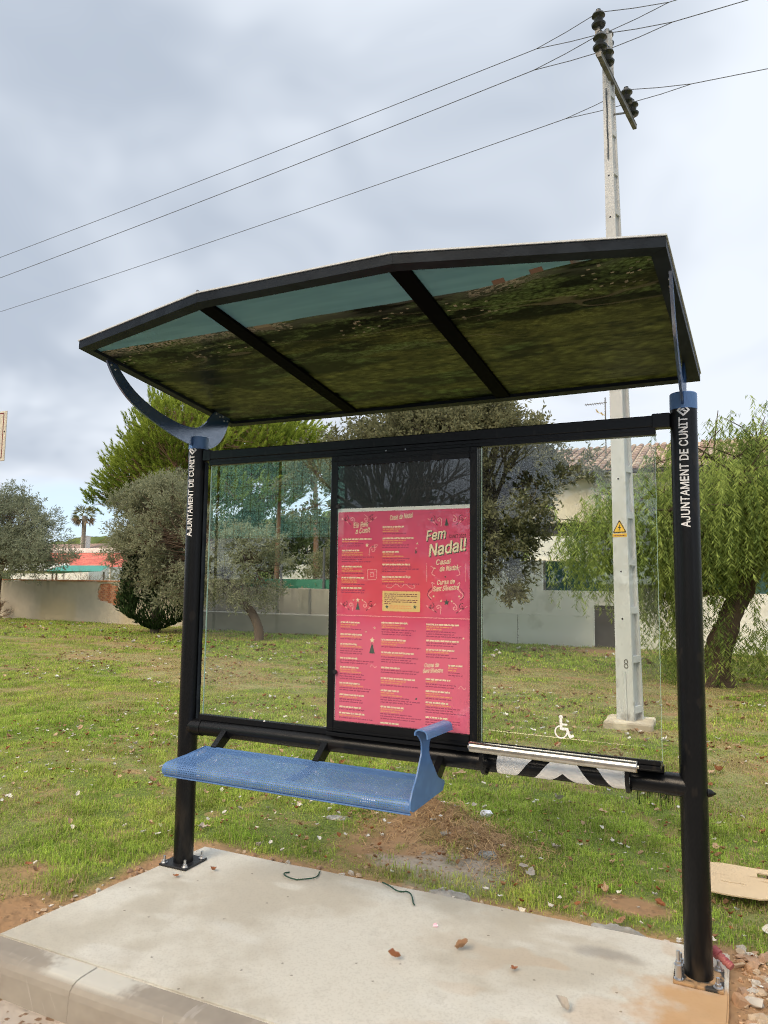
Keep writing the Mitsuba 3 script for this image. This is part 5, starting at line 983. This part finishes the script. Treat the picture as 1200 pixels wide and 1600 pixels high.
def litter(n, x0, x1, y0, y1, s0, s1, seed, thr):
    rng = np.random.default_rng(seed); out = []
    for _ in range(n):
        x, y = rng.uniform(x0, x1), rng.uniform(y0, y1)
        if sg.Polygon(outline).buffer(0.02).contains(sg.Point(x, y)) or (y < 0 and -0.1 < x < 2.5): continue
        v = LV[int(rng.integers(0, 5))]; a = rng.uniform(0, 2*np.pi); s = rng.uniform(s0, s1); P = v.vertices*s; q = np.stack([P[:, 0]*math.cos(a)-P[:, 1]*math.sin(a)+x, P[:, 0]*math.sin(a)+P[:, 1]*math.cos(a)+y, P[:, 2]+0.016+0.3*rng.uniform()*s], 1); out.append((q, v.faces, rng.choice(4, p=[0.35, 0.25, 0.15, 0.25])))
    X = np.array([o[0][0, :2] for o in out]); keep = fbmn(X[:, 0], X[:, 1], 0.9, 79, 3) > thr; z = gz(X[:, 0], X[:, 1]); pal = np.array([[0.27, 0.16, 0.09], [0.42, 0.31, 0.20], [0.30, 0.13, 0.06], [0.62, 0.60, 0.56]])
    return [(o[0]+[0, 0, zz], o[1], np.repeat(pal[o[2]][None]*rng.uniform(0.7, 1.2), len(o[0]), axis=0)) for o, k, zz in zip(out, keep, z) if k]
lm, lc = merged(litter(4200, -4, 4.2, -0.8, 4.2, 0.008, 0.030, 121, 0.36)+litter(2600, -9, 5, 4.0, 9, 0.02, 0.055, 122, 0.42)+litter(800, -22, 6, 9, 14, 0.05, 0.10, 123, 0.47))
scene['leaf_litter'] = mikit.ply(lm, 'leaf_matt', color=lc); labels['leaf_litter'] = {'label': 'small crumbs of dry leaves strewn over the lawn', 'category': 'leaf litter', 'kind': 'stuff'}
for x, y, s, mname, lab in ((1.371, -0.394, 0.048, 'leaf_rust', 'brown leaf lying near the middle of the slab'), (1.567, -0.215, 0.048, 'leaf_brown', 'curled brown leaf with a stalk on the slab right of the middle'), (2.02, -0.44, 0.046, 'leaf_grey', 'greyish brown leaf near the orange stained corner'),
                            (1.80, -0.26, 0.032, 'leaf_rust', 'small rusty leaf crumb on the slab before the right post'), (0.095, -0.16, 0.026, 'leaf_rust', 'tiny red brown leaf just before the left base plate'), (0.21, -0.02, 0.026, 'leaf_rust', 'tiny red brown leaf right of the left base plate')):
    put_leaf('dry_leaf', x, y, s, mname, rng, lab, None, ZS+0.006+0.1*s, 0.12)
# rubble beside the right post
stone_m = []
for i, c in enumerate(((0.45, 0.28, 0.17), (0.52, 0.40, 0.28), (0.37, 0.24, 0.16), (0.50, 0.46, 0.40))): stone_m.append(pri(f'stone_{"abcd"[i]}', wear(tuple(0.75*q for q in c), c, 30, 0.3, 0.7), 0.95))
ST = []
for i in range(7):
    r = np.random.default_rng(200+i); ST.append(trimesh.convex.convex_hull(unit(r.normal(size=(13, 3)))*r.uniform(0.7, 1.1, (13, 1))*np.array([1.0, 0.75, (0.55, 0.7, 0.3)[i % 3]])))
rng = np.random.default_rng(131); SD = {}
def stone(name, x, y, s, mat, lab, catg, grp, zoff=0.3, vi=None):
    vi = int(rng.integers(0, 7)) if vi is None else vi; d = SD.setdefault((vi, mat), mikit.ply(ST[vi], mat)); z = float(gz(np.array([x]), np.array([y]))[0])
    M = T().translate([float(x), float(y), z+zoff*s]).rotate([0, 0, 1], float(rng.uniform(0, 360))).rotate([1, 0, 0], float(rng.normal(0, 22))).scale(float(s))
    k = numbered(name); scene[k] = {**d, 'to_world': M}; labels[k] = {'label': lab, 'category': catg, **({'group': grp} if grp else {})}
STONE_W = ('orange brown', 'sandy', 'dark reddish', 'pale grey')
for i in range(290):
    x, y = 2.565+abs(rng.normal(0, 0.17)), rng.uniform(-0.75, 0.42)
    if x > 3.2: continue
    s_, q = rng.uniform(0.011, 0.034)*(1.5 if rng.uniform() < 0.14 else 1), int(rng.integers(0, 4))
    stone('rubble_stone', x, y, s_, stone_m[q], f'{sized(s_, 0.018, 0.030)} {STONE_W[q]} stone {"behind" if y > 0.1 else "before" if y < -0.2 else "beside"} the right post, {"against the slab" if x < 2.61 else "a hand from the slab" if x < 2.73 else "clear of the slab"}', 'stone', 'broken stones beside the right post')
for i in range(60):
    x, y = rng.uniform(0.0, 2.45), 0.262+abs(rng.normal(0, 0.03)); s_, q = rng.uniform(0.010, 0.026), int(rng.integers(0, 4)); stone('edge_stone', x, y, s_, stone_m[q], f'{sized(s_, 0.014, 0.020)} {STONE_W[q]} stone along the back edge of the slab {"near the left post" if x < 0.35 else "by the hooked wire" if x < 0.8 else "by the bent wire" if x < 1.3 else "behind the leaning bar" if x < 2 else "near the right post"}', 'stone', 'small stones along the back edge of the slab')
for i in range(34):
    y = rng.uniform(-0.75, 0.15); x = -0.10-0.10*(0.237-y)-abs(rng.normal(0, 0.05)); s_, q = rng.uniform(0.008, 0.022), int(rng.integers(0, 4)); stone('side_stone', x, y, s_, stone_m[q], f'{sized(s_, 0.012, 0.017)} {STONE_W[q]} stone along the left edge of the slab {"towards the kerb" if y < -0.35 else "towards the left post"}', 'stone', 'small stones along the left edge of the slab')
pebs = []
for i in range(1500):
    x, y = (2.54+abs(rng.normal(0, 0.25)), rng.uniform(-0.8, 0.36)) if i % 3 else (rng.normal(1.05, 0.28), rng.normal(0.82, 0.22))
    if sg.Polygon(outline).buffer(0.004).contains(sg.Point(x, y)): continue
    m = ST[int(rng.integers(0, 7))]; s = rng.uniform(0.003, 0.009); pebs.append((m.vertices*s+[x, y, 0], m.faces, np.repeat(np.array([[0.42, 0.28, 0.18]])*rng.uniform(0.6, 1.4), len(m.vertices), axis=0)))
zz = gz(np.array([p[0][0, 0] for p in pebs]), np.array([p[0][0, 1] for p in pebs])); pm, pc = merged([(p[0]+[0, 0, z+0.002], p[1], p[2]) for p, z in zip(pebs, zz)])
scene['gravel'] = mikit.ply(pm, 'leaf_matt', color=pc); labels['gravel'] = {'label': 'fine earth crumbs and gravel beside the slab', 'category': 'gravel', 'kind': 'stuff'}
pri('old_concrete', wear((0.24, 0.235, 0.22), (0.42, 0.41, 0.39), 16), 0.95)
def lump(x, y, s, sz, seed, label):
    m = trimesh.creation.icosphere(4, 1.0); m.vertices = m.vertices*np.array(sz)*s; m = warped(m, 0.55*s, 2.2/s, seed); m.apply_translation((x, y, float(gz(np.array([x]), np.array([y]))[0])-0.01)); k = numbered('concrete_lump'); scene[k] = mikit.ply(m, 'old_concrete', smooth=25); labels[k] = {'label': label, 'category': 'concrete lump'}
lump(2.10, 0.30, 0.10, (1.3, 0.42, 0.42), 3, 'grey concrete lump against the back edge of the slab near the right post'); lump(1.33, 0.33, 0.09, (1.2, 0.5, 0.40), 5, 'grey concrete lump at the foot of the earth mound'); lump(1.36, 0.84, 0.05, (1.1, 0.8, 0.6), 7, 'small grey concrete lump on the earth mound'); lump(0.34, 1.05, 0.07, (1.3, 0.7, 0.35), 8, 'flat pale concrete lump in the grass behind the bench')
# straw on the mound
straw = []
for i in range(1700):
    a = rng.uniform(0, 2*np.pi); x, y = (0.98+rng.normal(0, 0.26), 1.12+rng.normal(0, 0.14)) if i % 3 else (1.32+rng.normal(0, 0.22), 0.92+rng.normal(0, 0.16)); L = rng.uniform(0.03, 0.11); z = float(gz(np.array([x]), np.array([y]))[0])+rng.uniform(0, 0.02); d = np.array([math.cos(a), math.sin(a), rng.normal(0, 0.25)])*L; w = np.array([-math.sin(a), math.cos(a), 0])*0.0018; p = np.array([x, y, z])
    straw.append((np.array([p-w, p+w, p+d*0.55+[0, 0, 0.012]+w, p+d*0.55+[0, 0, 0.012]-w, p+d]), np.array([[0, 1, 2], [0, 2, 3], [3, 2, 4]]), np.repeat(np.array([[0.50, 0.33, 0.17]])*rng.uniform(0.6, 1.25), 5, axis=0)))
sm_, sc_ = merged(straw); scene['dry_straw'] = mikit.ply(sm_, 'leaf_matt', color=sc_); labels['dry_straw'] = {'label': 'dry straw tangled over the earth mound', 'category': 'straw', 'kind': 'stuff'}
# crumpled paper, pink scrap, wires, cardboard, pipe
pri('paper_white', (0.78, 0.79, 0.86), 0.8); pri('paper_pink', wear((0.78, 0.45, 0.55), (0.82, 0.78, 0.80), 60), 0.7)
def crumple(name, x, y, s, mat, label, seed, z=None, squash=0.5):
    r = np.random.default_rng(seed); P = unit(r.normal(size=(40, 3))); P = P*r.uniform(0.45, 1.25, (40, 1)); h = trimesh.convex.convex_hull(unit(r.normal(size=(40, 3)))); rr = r.uniform(0.5, 1.25, len(h.vertices))[:, None]; h.vertices = h.vertices*rr*s*np.array([1, 0.8, squash])
    h.apply_translation((x, y, (float(gz(np.array([x]), np.array([y]))[0])+0.02 if z is None else z)+s*squash*0.45)); k = numbered(name); scene[k] = mikit.ply(h, mat); labels[k] = {'label': label, 'category': 'paper'}
crumple('crumpled_paper', 0.40, 1.35, 0.062, 'paper_white', 'crumpled white paper in the grass below the bench', 141, None, 0.45); crumple('crumpled_paper', 1.155, 1.47, 0.045, 'paper_white', 'white paper scrap in the grass right of the armrest', 142, None, 0.6)
crumple('crumpled_paper', 2.72, 0.56, 0.060, 'leaf_pale', 'large white torn scrap beside the rubble', 143, None, 0.5); crumple('crumpled_paper', 0.83, 1.55, 0.035, 'paper_white', 'small white paper scrap behind the armrest', 145, None, 0.6); crumple('paper_scrap', 1.407, -0.064, 0.014, 'paper_pink', 'tiny pink and white paper scrap on the slab', 144, ZS, 0.7)
pri('green_wire', (0.008, 0.05, 0.028), 0.4)
for pts, lab in ((((0.555, 0.135), (0.545, 0.10), (0.575, 0.075), (0.66, 0.085), (0.705, 0.12), (0.70, 0.17), (0.69, 0.205)), 'hooked green wire offcut on the slab behind the bench'), (((1.02, 0.235), (1.05, 0.215), (1.09, 0.19), (1.125, 0.175), (1.165, 0.185), (1.20, 0.16), (1.245, 0.085), (1.255, 0.07)), 'bent green wire offcut on the slab before the mound')):
    P = spline(pts, 30); k = numbered('wire_offcut'); scene[k] = mikit.ply(tube(np.column_stack([P, ZS+0.004+0.006*np.abs(np.sin(np.linspace(0, 7, 30)))]), 0.0032, 7), 'green_wire', smooth=True); labels[k] = {'label': lab, 'category': 'wire'}
def card_col(p, n, uv):
    f = mikit.fbm(p.x*3, p.y*3, 0, 3); return mikit.mix(mikit.mix((0.56, 0.42, 0.26), (0.64, 0.50, 0.33), f), (0.40, 0.26, 0.14), sm(0.66, 0.72, mikit.fbm(p.x*4, p.y*22, 0, 2))*0.6)
pri('cardboard', mikit.proc(card_col), 0.9)
cb = sg.Polygon([(2.43, 1.17), (2.52, 1.18), (3.35, 1.20), (3.36, 0.72), (2.95, 0.77), (2.80, 0.80), (2.785, 0.86), (2.72, 0.855), (2.705, 0.80), (2.66, 0.775), (2.55, 0.775), (2.46, 0.785), (2.44, 0.80)]).difference(sg.box(2.66, 1.05, 2.735, 1.115)).difference(sg.Polygon([(2.50, 0.93), (2.60, 0.925), (2.60, 0.932), (2.50, 0.937)]))
m = extrude(cb, 0.006).subdivide_to_size(0.06); v = m.vertices; v[:, 2] += 0.012+0.02*(fbmn(v[:, 0], v[:, 1], 3, 66)-0.5); m.vertices = v
k = numbered('cardboard_sheet'); scene[k] = mikit.ply(m, 'cardboard'); labels[k] = {'label': 'torn flat sheet of brown cardboard on the grass right of the shelter', 'category': 'cardboard'}
pri('red_plastic', wear((0.27, 0.05, 0.06), (0.40, 0.13, 0.12), 20), 0.55)
prof_ = []
for i in range(7): prof_ += [(0.019 if i % 2 else 0.0165, i*0.010), (0.019 if i % 2 else 0.0165, i*0.010+0.008)]
pipe = lathe([(0, 0)]+prof_+[(0.024, 0.069), (0.024, 0.103), (0.019, 0.106), (0, 0.100)], 22); pipe.apply_transform(trimesh.transformations.rotation_matrix(math.radians(-68), (0.55, 0.84, 0))); pipe.apply_scale(0.82); pipe.apply_translation((2.540, 0.080, 0.015))
k = numbered('plastic_pipe'); scene[k] = mikit.ply(pipe, 'red_plastic', smooth=35); labels[k] = {'label': 'stub of dull red ribbed plastic pipe beside the right base plate', 'category': 'pipe'}
# tufts of tall weeds behind the leaning bar
wd = []
for i in range(60):
    x, y = 2.10+rng.normal(0, 0.08), 2.42+rng.normal(0, 0.10); z = float(gz(np.array([x]), np.array([y]))[0]); L = rng.uniform(0.10, 0.24); a = rng.uniform(0, 6.3); d = np.array([math.cos(a)*0.15, math.sin(a)*0.15, 1])*L; w = np.array([-math.sin(a), math.cos(a), 0])*0.003; p = np.array([x, y, z])
    wd.append((np.array([p-w, p+w, p+d*0.6+w*0.8, p+d*0.6-w*0.8, p+d+[0.01, 0, 0]]), np.array([[0, 1, 2], [0, 2, 3], [3, 2, 4]]), np.repeat(np.array([[0.05, 0.075, 0.025]])*rng.uniform(0.7, 1.5), 5, axis=0)))
wm, wc = merged(wd); scene['weeds'] = mikit.ply(wm, 'leaf', color=wc); labels['weeds'] = {'label': 'taller dark weeds in the grass behind the leaning bar', 'category': 'weeds', 'kind': 'stuff'}
